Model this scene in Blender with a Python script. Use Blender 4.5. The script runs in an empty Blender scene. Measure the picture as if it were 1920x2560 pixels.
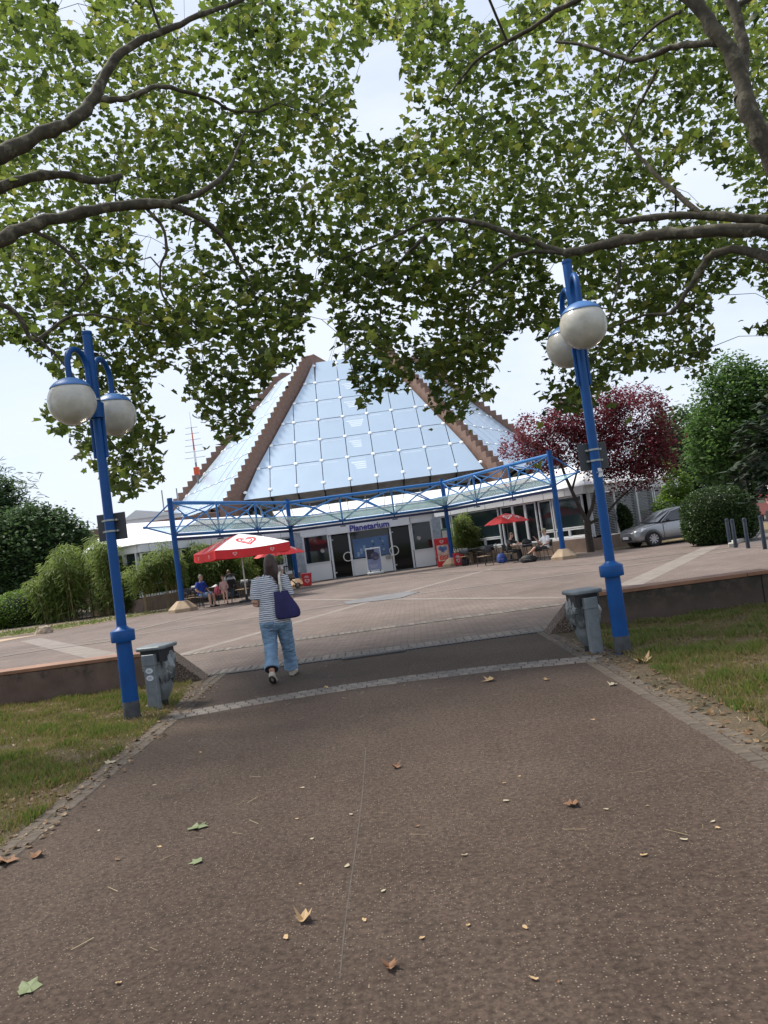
import bpy, bmesh, math, random
import numpy as np
from mathutils import Vector, Matrix, Euler
random.seed(7); RNG = np.random.default_rng(11)
PI = math.pi; R = math.radians
scene = bpy.context.scene
COL = scene.collection

# ------------------------------------------------------------------ camera
FPX = 1923.0; ROLL = R(7.6); PITCH = math.atan(76.8/1923); CAMH = 1.6
_F = np.array([0, math.cos(PITCH), math.sin(PITCH)])
_U = np.array([0, -math.sin(PITCH), math.cos(PITCH)]); _X = np.array([1., 0, 0])
_RT = math.cos(ROLL)*_X - math.sin(ROLL)*_U
_UP = math.sin(ROLL)*_X + math.cos(ROLL)*_U
camd = bpy.data.cameras.new('camera'); cam = bpy.data.objects.new('camera', camd); COL.objects.link(cam)
cam.matrix_world = Matrix(((_RT[0], _UP[0], -_F[0], 0), (_RT[1], _UP[1], -_F[1], 0), (_RT[2], _UP[2], -_F[2], CAMH), (0, 0, 0, 1)))
camd.sensor_fit = 'VERTICAL'; camd.sensor_height = 36.0; camd.lens = 36.0*FPX/2560
camd.clip_start = 0.05; camd.clip_end = 2000
scene.camera = cam

# ------------------------------------------------------------------ sky, sun, exposure
SUN_EL, SUN_AZ = R(58), R(-62)          # azimuth measured from +Y towards +X
world = bpy.data.worlds.new('World'); scene.world = world; world.use_nodes = True
wn, wl = world.node_tree.nodes, world.node_tree.links
bg = wn['Background']
sky = wn.new('ShaderNodeTexSky'); sky.sky_type = 'NISHITA'; sky.sun_disc = False
sky.sun_elevation = SUN_EL; sky.sun_rotation = SUN_AZ; sky.air_density = 1.0; sky.dust_density = 1.5
wtc = wn.new('ShaderNodeTexCoord'); wmp = wn.new('ShaderNodeMapping'); wmp.inputs['Scale'].default_value = (1, 1, 2.6)
wl.new(wtc.outputs['Generated'], wmp.inputs['Vector'])
wno = wn.new('ShaderNodeTexNoise'); wno.inputs['Scale'].default_value = 2.3; wno.inputs['Detail'].default_value = 5; wno.inputs['Roughness'].default_value = .55
wl.new(wmp.outputs['Vector'], wno.inputs['Vector'])
wrp = wn.new('ShaderNodeValToRGB'); wrp.color_ramp.elements[0].position = .34; wrp.color_ramp.elements[1].position = .62
wrp.color_ramp.elements[0].color = (.58, .58, .58, 1); wrp.color_ramp.elements[1].color = (1, 1, 1, 1)
wl.new(wno.outputs['Fac'], wrp.inputs['Fac'])
wmx = wn.new('ShaderNodeMix'); wmx.data_type = 'RGBA'
wl.new(wrp.outputs['Color'], wmx.inputs['Factor']); wl.new(sky.outputs['Color'], wmx.inputs['A'])
wmx.inputs['B'].default_value = (5.2, 5.65, 6.5, 1)
wl.new(wmx.outputs['Result'], bg.inputs['Color']); bg.inputs['Strength'].default_value = 0.105
sund = bpy.data.lights.new('sun', 'SUN'); sun = bpy.data.objects.new('sun', sund); COL.objects.link(sun)
sund.energy = 3.7; sund.angle = R(12); sund.color = (1, .94, .84)
sdir = Vector((math.sin(SUN_AZ)*math.cos(SUN_EL), math.cos(SUN_AZ)*math.cos(SUN_EL), math.sin(SUN_EL)))
sun.rotation_euler = sdir.to_track_quat('Z', 'Y').to_euler(); sun.location = sdir*60
scene.view_settings.view_transform = 'Standard'; scene.view_settings.look = 'None'
scene.view_settings.exposure = 0.74; scene.view_settings.gamma = 1.0
scene.view_settings.use_curve_mapping = False
scene.render.engine = 'CYCLES'
scene.cycles.max_bounces = 8; scene.cycles.diffuse_bounces = 3; scene.cycles.glossy_bounces = 3
scene.cycles.transmission_bounces = 5; scene.cycles.transparent_max_bounces = 10
scene.cycles.use_denoising = True

# ------------------------------------------------------------------ helpers
S = 1920/1659.0
def ray(px, py): return _F*FPX + _RT*(px-960) - _UP*(py-1280)
def g(px, py, z=0.):
    d = ray(px, py); t = (z-CAMH)/d[2]; return Vector((d[0]*t, d[1]*t, z))
def at(px, py, Y):
    d = ray(px, py); t = Y/d[1]; return Vector((d[0]*t, Y, CAMH+d[2]*t))

def tag(o, label=None, cat=None, group=None, kind=None):
    if label: o['label'] = label
    if cat: o['category'] = cat
    if group: o['group'] = group
    if kind: o['kind'] = kind
    return o
def empty(name, loc=(0, 0, 0), rz=0, label=None, cat=None, group=None):
    o = bpy.data.objects.new(name, None); COL.objects.link(o)
    o.empty_display_size = .1; o.location = loc; o.rotation_euler = (0, 0, rz)
    return tag(o, label, cat, group)
def link(name, me, parent=None, mat=None):
    o = bpy.data.objects.new(name, me); COL.objects.link(o)
    if parent: o.parent = parent
    if mat is not None and not me.materials: me.materials.append(mat)
    return o
def children(o): return [c for c in COL.objects if c.parent == o]
_kids = {}
def copy_tree(o, parent=None, kids=None):
    c = o.copy(); COL.objects.link(c); c.parent = parent
    for ch in list(o.children): copy_tree(ch, c)
    return c

class MB:
    def __init__(s): s.v = []; s.f = []; s.m = []; s.mi = 0
    def add(s, vs, fs):
        b = len(s.v); s.v += [tuple(v) for v in vs]
        s.f += [tuple(i+b for i in f) for f in fs]; s.m += [s.mi]*len(fs); return s
    def box(s, c, d, rz=0, rot=None):
        hx, hy, hz = d[0]/2, d[1]/2, d[2]/2; M = rot if rot is not None else Matrix.Rotation(rz, 3, 'Z'); c = Vector(c)
        vs = [c + M @ Vector((x*hx, y*hy, z*hz)) for z in (-1, 1) for x, y in ((-1, -1), (1, -1), (1, 1), (-1, 1))]
        return s.add(vs, [(3, 2, 1, 0), (4, 5, 6, 7), (0, 1, 5, 4), (1, 2, 6, 5), (2, 3, 7, 6), (3, 0, 4, 7)])
    def bar(s, a, b, w, h):
        a = Vector(a); b = Vector(b); d = b-a; L = d.length; y = d.normalized()
        up = Vector((0, 0, 1)) if abs(y.z) < .95 else Vector((1, 0, 0)); x = y.cross(up).normalized(); z = x.cross(y)
        return s.box((a+b)/2, (w, L, h), rot=Matrix((x, y, z)).transposed())
    def tube(s, pts, rad, n=8, caps=True, side=None, rad2=None):
        pts = [Vector(p) for p in pts]; k = len(pts)
        rad = [rad]*k if not hasattr(rad, '__len__') else list(rad)
        rad2 = rad if rad2 is None else list(rad2)
        vs = []; prev = None
        for i, p in enumerate(pts):
            t = (pts[min(i+1, k-1)]-pts[max(i-1, 0)]).normalized()
            if side is not None:
                x = (Vector(side) - t*t.dot(Vector(side))).normalized()
            elif prev is None:
                ref = Vector((0, 0, 1)) if abs(t.z) < .9 else Vector((1, 0, 0)); x = t.cross(ref).normalized()
            else:
                x = (prev - t*prev.dot(t)).normalized()
            prev = x; y = t.cross(x)
            for j in range(n):
                a = 2*PI*j/n; vs.append(p + x*(math.cos(a)*rad[i]) + y*(math.sin(a)*rad2[i]))
        fs = [(i*n+j, i*n+(j+1) % n, (i+1)*n+(j+1) % n, (i+1)*n+j) for i in range(k-1) for j in range(n)]
        if caps: fs += [tuple(range(n-1, -1, -1)), tuple((k-1)*n+j for j in range(n))]
        return s.add(vs, fs)
    def cyl(s, a, b, r0, r1=None, n=12): return s.tube([a, b], [r0, r0 if r1 is None else r1], n)
    def prism(s, poly, z0, z1):
        n = len(poly); vs = [(x, y, z0) for x, y in poly] + [(x, y, z1) for x, y in poly]
        return s.add(vs, [tuple(range(n-1, -1, -1)), tuple(range(n, 2*n))] + [(i, (i+1) % n, n+(i+1) % n, n+i) for i in range(n)])
    def lathe(s, prof, n=16, c=(0, 0, 0), caps=True):
        vs = []; k = len(prof)
        for r, z in prof:
            for j in range(n):
                a = 2*PI*j/n; vs.append((c[0]+r*math.cos(a), c[1]+r*math.sin(a), c[2]+z))
        fs = [(i*n+j, i*n+(j+1) % n, (i+1)*n+(j+1) % n, (i+1)*n+j) for i in range(k-1) for j in range(n)]
        if caps and prof[0][0] > 1e-6: fs.append(tuple(range(n-1, -1, -1)))
        if caps and prof[-1][0] > 1e-6: fs.append(tuple((k-1)*n+j for j in range(n)))
        return s.add(vs, fs)
    def quad(s, a, b, c, d): return s.add([a, b, c, d], [(0, 1, 2, 3)])
    def slab(s, pts, n, t):
        """thin plate: polygon pts given thickness t along -n"""
        n = Vector(n).normalized(); k = len(pts); a = [Vector(p) for p in pts]; b = [p-n*t for p in a]
        return s.add(a+b, [tuple(range(k)), tuple(range(2*k-1, k-1, -1))] + [(i, k+i, k+(i+1) % k, (i+1) % k) for i in range(k)])
    def mesh(s, name, smooth=False):
        me = bpy.data.meshes.new(name); me.from_pydata(s.v, [], s.f)
        if any(s.m): me.polygons.foreach_set('material_index', s.m)
        if smooth: me.polygons.foreach_set('use_smooth', [True]*len(me.polygons))
        me.update(); return me
    def build(s, name, mat=None, parent=None, smooth=False, bevel=0, seg=1, fix=True):
        me = s.mesh(name)
        if fix:
            bm = bmesh.new(); bm.from_mesh(me); bmesh.ops.recalc_face_normals(bm, faces=bm.faces); bm.to_mesh(me); bm.free()
        if smooth:
            me.polygons.foreach_set('use_smooth', [True]*len(me.polygons))
            try: me.set_sharp_from_angle(angle=R(38))
            except Exception: pass
        for m in (mat if isinstance(mat, (list, tuple)) else [mat]):
            if m is not None: me.materials.append(m)
        o = link(name, me, parent)
        if bevel:
            b = o.modifiers.new('bevel', 'BEVEL'); b.width = bevel; b.segments = seg; b.limit_method = 'ANGLE'; b.angle_limit = R(40)
        return o

def remesh(mb, name, mat, parent=None, voxel=.012, smooth_it=4, sm=.5):
    me = mb.mesh(name+'_raw'); ob = bpy.data.objects.new('tmp', me); COL.objects.link(ob)
    bm = bmesh.new(); bm.from_mesh(me); bmesh.ops.recalc_face_normals(bm, faces=bm.faces); bm.to_mesh(me); bm.free()
    md = ob.modifiers.new('r', 'REMESH'); md.mode = 'VOXEL'; md.voxel_size = voxel
    if smooth_it:
        s2 = ob.modifiers.new('s', 'SMOOTH'); s2.factor = sm; s2.iterations = smooth_it
    dg = bpy.context.evaluated_depsgraph_get(); dg.update()
    m2 = bpy.data.meshes.new_from_object(ob.evaluated_get(dg)); m2.name = name
    bpy.data.objects.remove(ob); bpy.data.meshes.remove(me)
    m2.materials.clear(); m2.polygons.foreach_set('material_index', [0]*len(m2.polygons))
    m2.polygons.foreach_set('use_smooth', [True]*len(m2.polygons))
    return link(name, m2, parent, mat)

# ------------------------------------------------------------------ materials
MAT = {}
def nodes(name):
    m = bpy.data.materials.new(name); m.use_nodes = True; nt = m.node_tree
    return m, nt, nt.nodes, nt.links, nt.nodes['Principled BSDF']
def noise(nt, scale, detail=4, coord='Object', rough=.55, sc=None):
    tc = nt.nodes.new('ShaderNodeTexCoord'); n = nt.nodes.new('ShaderNodeTexNoise')
    n.inputs['Scale'].default_value = scale; n.inputs['Detail'].default_value = detail; n.inputs['Roughness'].default_value = rough
    if sc:
        mp = nt.nodes.new('ShaderNodeMapping'); mp.inputs['Scale'].default_value = sc
        nt.links.new(tc.outputs[coord], mp.inputs['Vector']); nt.links.new(mp.outputs['Vector'], n.inputs['Vector'])
    else: nt.links.new(tc.outputs[coord], n.inputs['Vector'])
    return n
def ramp(nt, src, stops):
    r = nt.nodes.new('ShaderNodeValToRGB'); e = r.color_ramp.elements
    while len(e) < len(stops): e.new(.5)
    for k, (p, c) in enumerate(stops): e[k].position = p; e[k].color = (c, c, c, 1) if not hasattr(c, '__len__') else (*c, 1)
    nt.links.new(src, r.inputs['Fac']); return r
def mixc(nt, fac, a, b, mode='MIX'):
    m = nt.nodes.new('ShaderNodeMix'); m.data_type = 'RGBA'; m.blend_type = mode
    for key, val in (('Factor', fac), ('A', a), ('B', b)):
        if hasattr(val, 'links') or hasattr(val, 'is_linked'): nt.links.new(val, m.inputs[key])
        elif key == 'Factor': m.inputs[key].default_value = val
        else: m.inputs[key].default_value = (*val, 1)
    return m.outputs['Result']
def bump(nt, src, strength, dist=.01):
    b = nt.nodes.new('ShaderNodeBump'); b.inputs['Strength'].default_value = strength; b.inputs['Distance'].default_value = dist
    nt.links.new(src, b.inputs['Height']); nt.links.new(b.outputs['Normal'], nt.nodes['Principled BSDF'].inputs['Normal'])
def M(name, col, rough=.6, metal=0, var=.25, vs=6, bs=0, bscale=60, spec=.5, coord='Object', dirt=None, coat=0):
    """plain procedural material: base colour broken up by two noises, optional fine bump and dirt"""
    if name in MAT: return MAT[name]
    m, nt, n, l, p = nodes(name)
    a = noise(nt, vs, 5, coord); dk = tuple(c*(1-var) for c in col); lt = tuple(min(1, c*(1+var*.7)) for c in col)
    r = ramp(nt, a.outputs['Fac'], [(.3, dk), (.7, lt)]); c = r.outputs['Color']
    if dirt:
        d = noise(nt, dirt[1], 6, coord, .65); rr = ramp(nt, d.outputs['Fac'], [(dirt[2], 0.), (dirt[2]+.14, dirt[3])])
        c = mixc(nt, rr.outputs['Color'], c, dirt[0])
    l.new(c, p.inputs['Base Color'])
    p.inputs['Roughness'].default_value = rough; p.inputs['Metallic'].default_value = metal
    p.inputs['Specular IOR Level'].default_value = spec; p.inputs['Coat Weight'].default_value = coat
    if bs:
        b = noise(nt, bscale, 4, coord); bump(nt, b.outputs['Fac'], bs)
    MAT[name] = m; return m
def leafmat(name, cols, trans=.35, attr=True, rough=.5):
    m, nt, n, l, p = nodes(name)
    if attr:
        a = n.new('ShaderNodeAttribute'); a.attribute_name = 'rnd'; src = a.outputs['Fac']
    else:
        a = n.new('ShaderNodeObjectInfo'); src = a.outputs['Random']
    k = len(cols); r = ramp(nt, src, [(i/(k-1), c) for i, c in enumerate(cols)])
    l.new(r.outputs['Color'], p.inputs['Base Color']); p.inputs['Roughness'].default_value = rough; p.inputs['Specular IOR Level'].default_value = .35
    t = n.new('ShaderNodeBsdfTranslucent')
    hs = n.new('ShaderNodeHueSaturation'); hs.inputs['Value'].default_value = 1.6; hs.inputs['Saturation'].default_value = .98
    l.new(r.outputs['Color'], hs.inputs['Color']); l.new(hs.outputs['Color'], t.inputs['Color'])
    mx = n.new('ShaderNodeMixShader'); mx.inputs['Fac'].default_value = trans
    l.new(p.outputs['BSDF'], mx.inputs[1]); l.new(t.outputs['BSDF'], mx.inputs[2])
    l.new(mx.outputs['Shader'], n['Material Output'].inputs['Surface'])
    MAT[name] = m; return m
def glass(name, col, rough=.05, metal=.0, spec=.6, var=.13):
    m, nt, n, l, p = nodes(name)
    a = noise(nt, .7, 2); r = ramp(nt, a.outputs['Fac'], [(.3, tuple(c*(1-var) for c in col)), (.7, tuple(min(1, c*(1+var*.7)) for c in col))])
    l.new(r.outputs['Color'], p.inputs['Base Color']); p.inputs['Roughness'].default_value = rough
    p.inputs['Metallic'].default_value = metal; p.inputs['Specular IOR Level'].default_value = spec
    b = noise(nt, .5, 2); bump(nt, b.outputs['Fac'], .02, .05)
    MAT[name] = m; return m

blue = M('blue_paint', (.002, .062, .23), .42, 0, .2, 3, .05, 90, spec=.28, dirt=((.15, .22, .33), 20, .68, .45))
blue2 = M('canopy_blue_paint', (.005, .11, .33), .42, 0, .12, 3)
navy = M('navy_beam_paint', (.008, .02, .09), .4, 0, .2, 3)
conc = M('ridge_concrete', (.215, .135, .105), .9, 0, .25, 1.6, .5, 18, dirt=((.07, .055, .05), 2.2, .56, .55))
footc = M('tan_concrete', (.33, .245, .165), .9, 0, .2, 5, .35, 60)
white = M('white_panel', (.70, .71, .72), .35, 0, .06, .8)
wframe = M('white_frame', (.62, .64, .66), .45, 0, .08, 2)
grey = M('grey_fascia', (.34, .37, .39), .5, 0, .12, 1)
steel = M('galvanised_steel', (.20, .225, .235), .55, .35, .2, 14, .12, 60)
black = M('black_plastic', (.012, .012, .014), .5, 0, .2, 8)
dark = M('dark_metal', (.028, .03, .034), .5, .3, .2, 10)
red = M('red_fabric', (.62, .018, .022), .65, 0, .1, 4)
wht = M('white_fabric', (.78, .77, .78), .8, 0, .05, 4)
logow = M('white_print', (.80, .74, .72), .7, 0, .05, 6)
wood = M('slat_wood', (.36, .25, .14), .6, 0, .25, 12)
skin = M('skin', (.50, .29, .21), .55, 0, .10, 14)
# ------------------------------------------------------------------ ground, plaza, path, lawn
def sheet(name, poly, z, mat, label=None):
    mb = MB(); mb.add([(x, y, z) for x, y in poly], [tuple(range(len(poly)))]); o = mb.build(name, mat, fix=False); tag(o, kind='structure'); return o
def path_mat():
    m, nt, n, l, p = nodes('path_asphalt')
    a = noise(nt, .55, 4); base = ramp(nt, a.outputs['Fac'], [(.28, (.054, .038, .028)), (.5, (.070, .051, .039)), (.72, (.088, .066, .051))]).outputs['Color']
    st = noise(nt, .18, 7, rough=.72); sr = ramp(nt, st.outputs['Fac'], [(.38, .80), (.55, 1.0), (.66, 1.12)]); base = mixc(nt, 1.0, base, sr.outputs['Color'], 'MULTIPLY')
    s2 = noise(nt, 2.6, 6, rough=.7); sr2 = ramp(nt, s2.outputs['Fac'], [(.30, .78), (.44, 1.0)]); base = mixc(nt, 1.0, base, sr2.outputs['Color'], 'MULTIPLY')
    b = noise(nt, 34, 5, rough=.75); r = ramp(nt, b.outputs['Fac'], [(.36, (.5, .46, .44)), (.62, (1.28, 1.22, 1.2))])
    c = mixc(nt, 1.0, base, r.outputs['Color'], 'MULTIPLY')
    tc = n.new('ShaderNodeTexCoord'); v = n.new('ShaderNodeTexVoronoi'); v.inputs['Scale'].default_value = 85; l.new(tc.outputs['Object'], v.inputs['Vector'])
    dots = ramp(nt, v.outputs['Distance'], [(.20, 1.), (.34, 0.)])
    pick = n.new('ShaderNodeSeparateColor'); l.new(v.outputs['Color'], pick.inputs['Color'])
    pk = ramp(nt, pick.outputs['Red'], [(.68, 0.), (.78, 1.)])
    mm = mixc(nt, 1.0, dots.outputs['Color'], pk.outputs['Color'], 'MULTIPLY')
    hue = ramp(nt, pick.outputs['Green'], [(0, (.21, .165, .13)), (.6, (.15, .118, .094)), (1, (.32, .26, .19))])
    c = mixc(nt, mm, c, hue.outputs['Color'])
    l.new(c, p.inputs['Base Color']); p.inputs['Roughness'].default_value = .92; p.inputs['Specular IOR Level'].default_value = .25
    bump(nt, b.outputs['Fac'], .55, .006); return m
def plaza_mat():
    m, nt, n, l, p = nodes('plaza_pavers')
    tc = n.new('ShaderNodeTexCoord'); mp = n.new('ShaderNodeMapping'); mp.inputs['Rotation'].default_value = (0, 0, R(2)); l.new(tc.outputs['Object'], mp.inputs['Vector'])
    b = n.new('ShaderNodeTexBrick'); b.inputs['Scale'].default_value = 1; b.inputs['Brick Width'].default_value = .22; b.inputs['Row Height'].default_value = .11
    b.inputs['Mortar Size'].default_value = .006; b.inputs['Color1'].default_value = (.125, .098, .087, 1); b.inputs['Color2'].default_value = (.158, .128, .114, 1); b.inputs['Mortar'].default_value = (.07, .054, .046, 1)
    l.new(mp.outputs['Vector'], b.inputs['Vector'])
    a = noise(nt, .35, 6, rough=.6); r = ramp(nt, a.outputs['Fac'], [(.3, (.78, .76, .75)), (.7, (1.22, 1.2, 1.2))])
    c = mixc(nt, 1.0, b.outputs['Color'], r.outputs['Color'], 'MULTIPLY')
    d = noise(nt, 2.2, 6, rough=.7); rr = ramp(nt, d.outputs['Fac'], [(.58, 0.), (.72, .5)])
    c = mixc(nt, rr.outputs['Color'], c, (.25, .2, .17))
    l.new(c, p.inputs['Base Color']); p.inputs['Roughness'].default_value = .9; p.inputs['Specular IOR Level'].default_value = .3
    bump(nt, b.outputs['Fac'], -.4, .01); return m
def soil_mat():
    m, nt, n, l, p = nodes('lawn_soil')
    a = noise(nt, 1.4, 6, rough=.65); r = ramp(nt, a.outputs['Fac'], [(.34, (.05, .046, .02)), (.5, (.085, .062, .034)), (.64, (.13, .09, .05))])
    b = noise(nt, 45, 5, rough=.7); r2 = ramp(nt, b.outputs['Fac'], [(.3, .5), (.7, 1.35)])
    l.new(mixc(nt, 1., r.outputs['Color'], r2.outputs['Color'], 'MULTIPLY'), p.inputs['Base Color']); p.inputs['Roughness'].default_value = .95
    bump(nt, b.outputs['Fac'], .8, .02); return m
pathM, plazaM, soilM = path_mat(), plaza_mat(), soil_mat()
earth = M('bare_earth', (.16, .115, .075), .95, 0, .35, 1.2, .6, 30)
sheet('ground', [(-700, -300), (700, -300), (700, 900), (-700, 900)], -.03, M('far_ground', (.09, .10, .05), .95, 0, .3, .2))
plaza = sheet('plaza', [(-26, 11.28), (11.6, 11.28), (11.6, 24), (13.5, 33), (13.5, 60), (-26, 60)], 0, plazaM)
path = sheet('path', [(-2.6, -4), (2.2, -4), (2.2, 11.28), (-2.95, 11.28), (-2.6, 9)], .004, pathM)
lawnL = sheet('lawn', [(-16, -4), (-2.58, -4), (-2.58, 9), (-2.9, 11.28), (-16, 11.28)], .008, soilM)
lawnR = sheet('lawn', [(2.16, -4), (16, -4), (16, 11.28), (2.16, 11.28)], .008, soilM)
road = sheet('road', [(11.6, 11.28), (40, 11.28), (40, 60), (13.5, 60), (13.5, 33), (11.6, 24)], -.004, M('road_asphalt', (.10, .088, .082), .92, 0, .2, .6, .3, 40))
bed = sheet('planting_bed', [(-30, 27.6), (-12.2, 28.4), (-8.9, 31.4), (-9.1, 33.5), (-30, 33.5)], .006, earth)
bedR = sheet('planting_bed', [(9.3, 34.2), (10.2, 33.2), (16, 30.2), (20, 33), (20, 44), (9.8, 36)], .006, M('bed_litter', (.16, .12, .06), .95, 0, .45, 3, .6, 40))
sandL = sheet('sand_path', [(-30, 22), (-13.6, 26.0), (-12.5, 27.4), (-30, 27.4)], .006, M('sandy_ground', (.33, .24, .16), .95, 0, .25, 1.5, .3, 40))

# sett stones and paving bands
sett_cols = [M('sett_grey', (.150, .130, .113), .85, 0, .3, 9, .4, 50), M('sett_light', (.178, .153, .132), .85, 0, .3, 9, .4, 50), M('sett_brown', (.125, .107, .093), .85, 0, .3, 9, .4, 50)]
def sett_mesh(w, d, h, mat):
    b = .008; mb = MB(); vs = []
    for (x, y, z) in ((w/2, d/2, 0), (w/2, d/2, h-.006), (w/2-b, d/2-b, h)):
        vs += [(-x, -y, z), (x, -y, z), (x, y, z), (-x, y, z)]
    mb.add(vs, [(8, 9, 10, 11)] + [(k*4+i, k*4+(i+1) % 4, k*4+4+(i+1) % 4, k*4+4+i) for k in (0, 1) for i in range(4)])
    me = mb.mesh('sett'); me.materials.append(mat); return me
settA = [sett_mesh(.112, .119, .02, m) for m in sett_cols]; settB = [sett_mesh(.112, .40, .02, m) for m in sett_cols]; settD = [sett_mesh(.115, .33, .02, m) for m in sett_cols]
edge_cols = [M('edge_sett', (.085, .066, .050), .9, 0, .35, 9, .5, 50), M('edge_sett_brown', (.10, .078, .058), .9, 0, .35, 9, .5, 50)]
settC = [sett_mesh(.1, .15, .02, m) for m in edge_cols]
def sett(meshes, x, y, z, parent, a=0):
    o = link('sett', random.choice(meshes), parent); o.location = (x+random.uniform(-.004, .004), y+random.uniform(-.004, .004), z+random.uniform(-.003, .002))
    o.rotation_euler = (random.uniform(-.01, .01), random.uniform(-.01, .01), a+random.uniform(-.03, .03))
for k in range(42):
    for j in range(3):
        x = -2.62+k*.117+(.058 if j == 1 else 0)
        if x < 2.2: sett(settA, x, 8.84+j*.125-.062*(x+.05)**2, -.006, path, -.124*(x+.05))
for k in range(43): sett(settB, -2.84+k*.12, 11.66, -.006, plaza)
for k in range(66): sett(settD, -4.0+k*.121, 14.62+.03*min(k, 40)/20, -.008, plaza)
edge = M('edge_dirt', (.155, .122, .095), .95, 0, .35, 3, .6, 40)
for side, x0, n0 in ((-1, -2.545, 0), (1, 2.03, 0)):
    for k in range(46):
        for j in range(2):
            y = 4.3+k*.155
            sett(settC, x0+j*.108*(-side)*-1*(.98)+(-.10 if (side < 0 and y > 9.2) else 0), y+(.07 if j else 0), -.008, path)
# drain channel with a slotted grate
mb = MB()
mb.box((-.33, 11.38, .006), (5.1, .12, .012)); drain = mb.build('drain_channel', dark)
tag(drain, 'long narrow slotted drain crossing the walkway where the path meets the plaza', 'drain')
mb = MB()
for k in range(84): mb.box((-2.86+k*.0605, 11.38, .016), (.026, .115, .012))
o = mb.build('grate_bars', M('grate_concrete', (.17, .15, .13), .85, 0, .25, 8), drain); tag(o, kind='stuff')
mb = MB(); mb.box((0, 0, .01), (.92, .14, .02)); 
for k in range(22): mb.box((-.43+k*.041, -.01, .022), (.014, .085, .008))
o = mb.build('drain_cover', M('cover_iron', (.06, .06, .062), .8, 0, .3, 20), bevel=.003); o.location = (-.42, 11.22, .006); o.rotation_euler = (0, 0, R(2.5)); tag(o, 'short grey metal drain cover lying against the slotted channel', 'drain cover')
# light paving bands on the plaza
bandM = M('light_band_pavers', (.185, .158, .14), .88, 0, .2, 3, .3, 40)
def band(pts, w, z, name='paving_band'):
    mb = MB()
    for a, b in zip(pts[:-1], pts[1:]):
        a = Vector((*a, 0)); b = Vector((*b, 0)); d = (b-a).normalized(); n = Vector((-d.y, d.x, 0))*w/2
        mb.add([(p.x, p.y, z) for p in (a-n, b-n, b+n, a+n)], [(0, 1, 2, 3)])
    return mb.build(name, bandM, plaza, fix=False)
AX = (-.53, 22.45)
band([(-4.6, 13.9), AX, (4.0, 31.0)], .26, .003)
band([(4.4, 14.2), AX, (-3.9, 28.2), (-5.2, 30.6)], .26, .005)
band([(-26, 20.5), (-7.2, 21.2), AX, (5.9, 22.2), (11.4, 23.2)], .2, .007)
band([(-7.97, 22.6), (-6.2, 27.5), (-4.2, 31.2), (-1.32, 31.9), (1.65, 31.2), (3.6, 30.6), (6.6, 25.4), (11, 24.4)], .17, .009)
band([(-6.6, 26.6), (-4.2, 32.4), (-1.2, 38)], .16, .011)
band([(4.6, 28), (2.6, 32.2), (-.4, 39.3)], .16, .012)
band([(5.0, 16.6), (10.9, 26.3)], .62, .004); band([(-5.9, 15.8), (-12.0, 25.2)], .62, .004)
band([(-16, 17.6), (-9.3, 20.2), (-6.8, 20.2)], .16, .010)
mb = MB(); mb.prism([(-1.35, 22.0), (.1, 21.6), (.75, 23.1), (.35, 24.1), (-.9, 23.6), (-1.6, 23.2)], .001, .014)
mb.build('paving_star', M('blue_grey_slab', (.125, .122, .127), .8, 0, .25, 2), plaza)

# pale kerb and grass by the parked vans
mb = MB(); pts = [(10.9, 24.7), (11.5, 26.0), (13.2, 28.2), (15.5, 32.5), (19, 40)]
for a, b in zip(pts[:-1], pts[1:]): mb.bar((*a, .06), (*b, .06), .22, .14)
tag(mb.build('kerb', M('pale_kerb', (.38, .36, .32), .85, 0, .15, 4), bevel=.02), kind='structure')

# bench walls with wood seats
def wall_mat(nm, c0, c1, th):
    m, nt, n, l, p = nodes(nm)
    a = noise(nt, 3.0, 6, rough=.65); r = ramp(nt, a.outputs['Fac'], [(.3, c0), (.7, c1)])
    tc = n.new('ShaderNodeTexCoord'); sp = n.new('ShaderNodeSeparateXYZ'); l.new(tc.outputs['Object'], sp.inputs['Vector'])
    zr = ramp(nt, sp.outputs['Z'], [(th*.2+.04, 0.), (.42, 1.)]); b = noise(nt, 5, 6, rough=.75); br = ramp(nt, b.outputs['Fac'], [(th, 0.), (th+.15, .85)])
    f = mixc(nt, 1., zr.outputs['Color'], br.outputs['Color'], 'MULTIPLY')
    l.new(mixc(nt, f, r.outputs['Color'], (.022, .022, .014)), p.inputs['Base Color']); p.inputs['Roughness'].default_value = .95
    c = noise(nt, 40, 5); bump(nt, c.outputs['Fac'], .5, .01); return m
wallM = wall_mat('bench_wall_concrete', (.095, .062, .046), (.150, .102, .078), .50); wallM2 = wall_mat('mossy_wall_concrete', (.062, .045, .034), (.10, .072, .056), .38)
def agg_mat():
    m, nt, n, l, p = nodes('exposed_aggregate')
    tc = n.new('ShaderNodeTexCoord'); v = n.new('ShaderNodeTexVoronoi'); v.inputs['Scale'].default_value = 70; l.new(tc.outputs['Object'], v.inputs['Vector'])
    pick = n.new('ShaderNodeSeparateColor'); l.new(v.outputs['Color'], pick.inputs['Color'])
    r = ramp(nt, pick.outputs['Red'], [(0, (.10, .07, .055)), (.5, (.19, .135, .10)), (1, (.27, .2, .15))]); d = ramp(nt, v.outputs['Distance'], [(.3, 1.), (.6, .3)])
    l.new(mixc(nt, 1., r.outputs['Color'], d.outputs['Color'], 'MULTIPLY'), p.inputs['Base Color']); p.inputs['Roughness'].default_value = .9
    bump(nt, d.outputs['Color'], .6, .008); return m
aggM = agg_mat()
plankM = M('seat_plank_wood', (.25, .12, .066), .6, 0, .3, 3, .2, 30)
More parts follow.
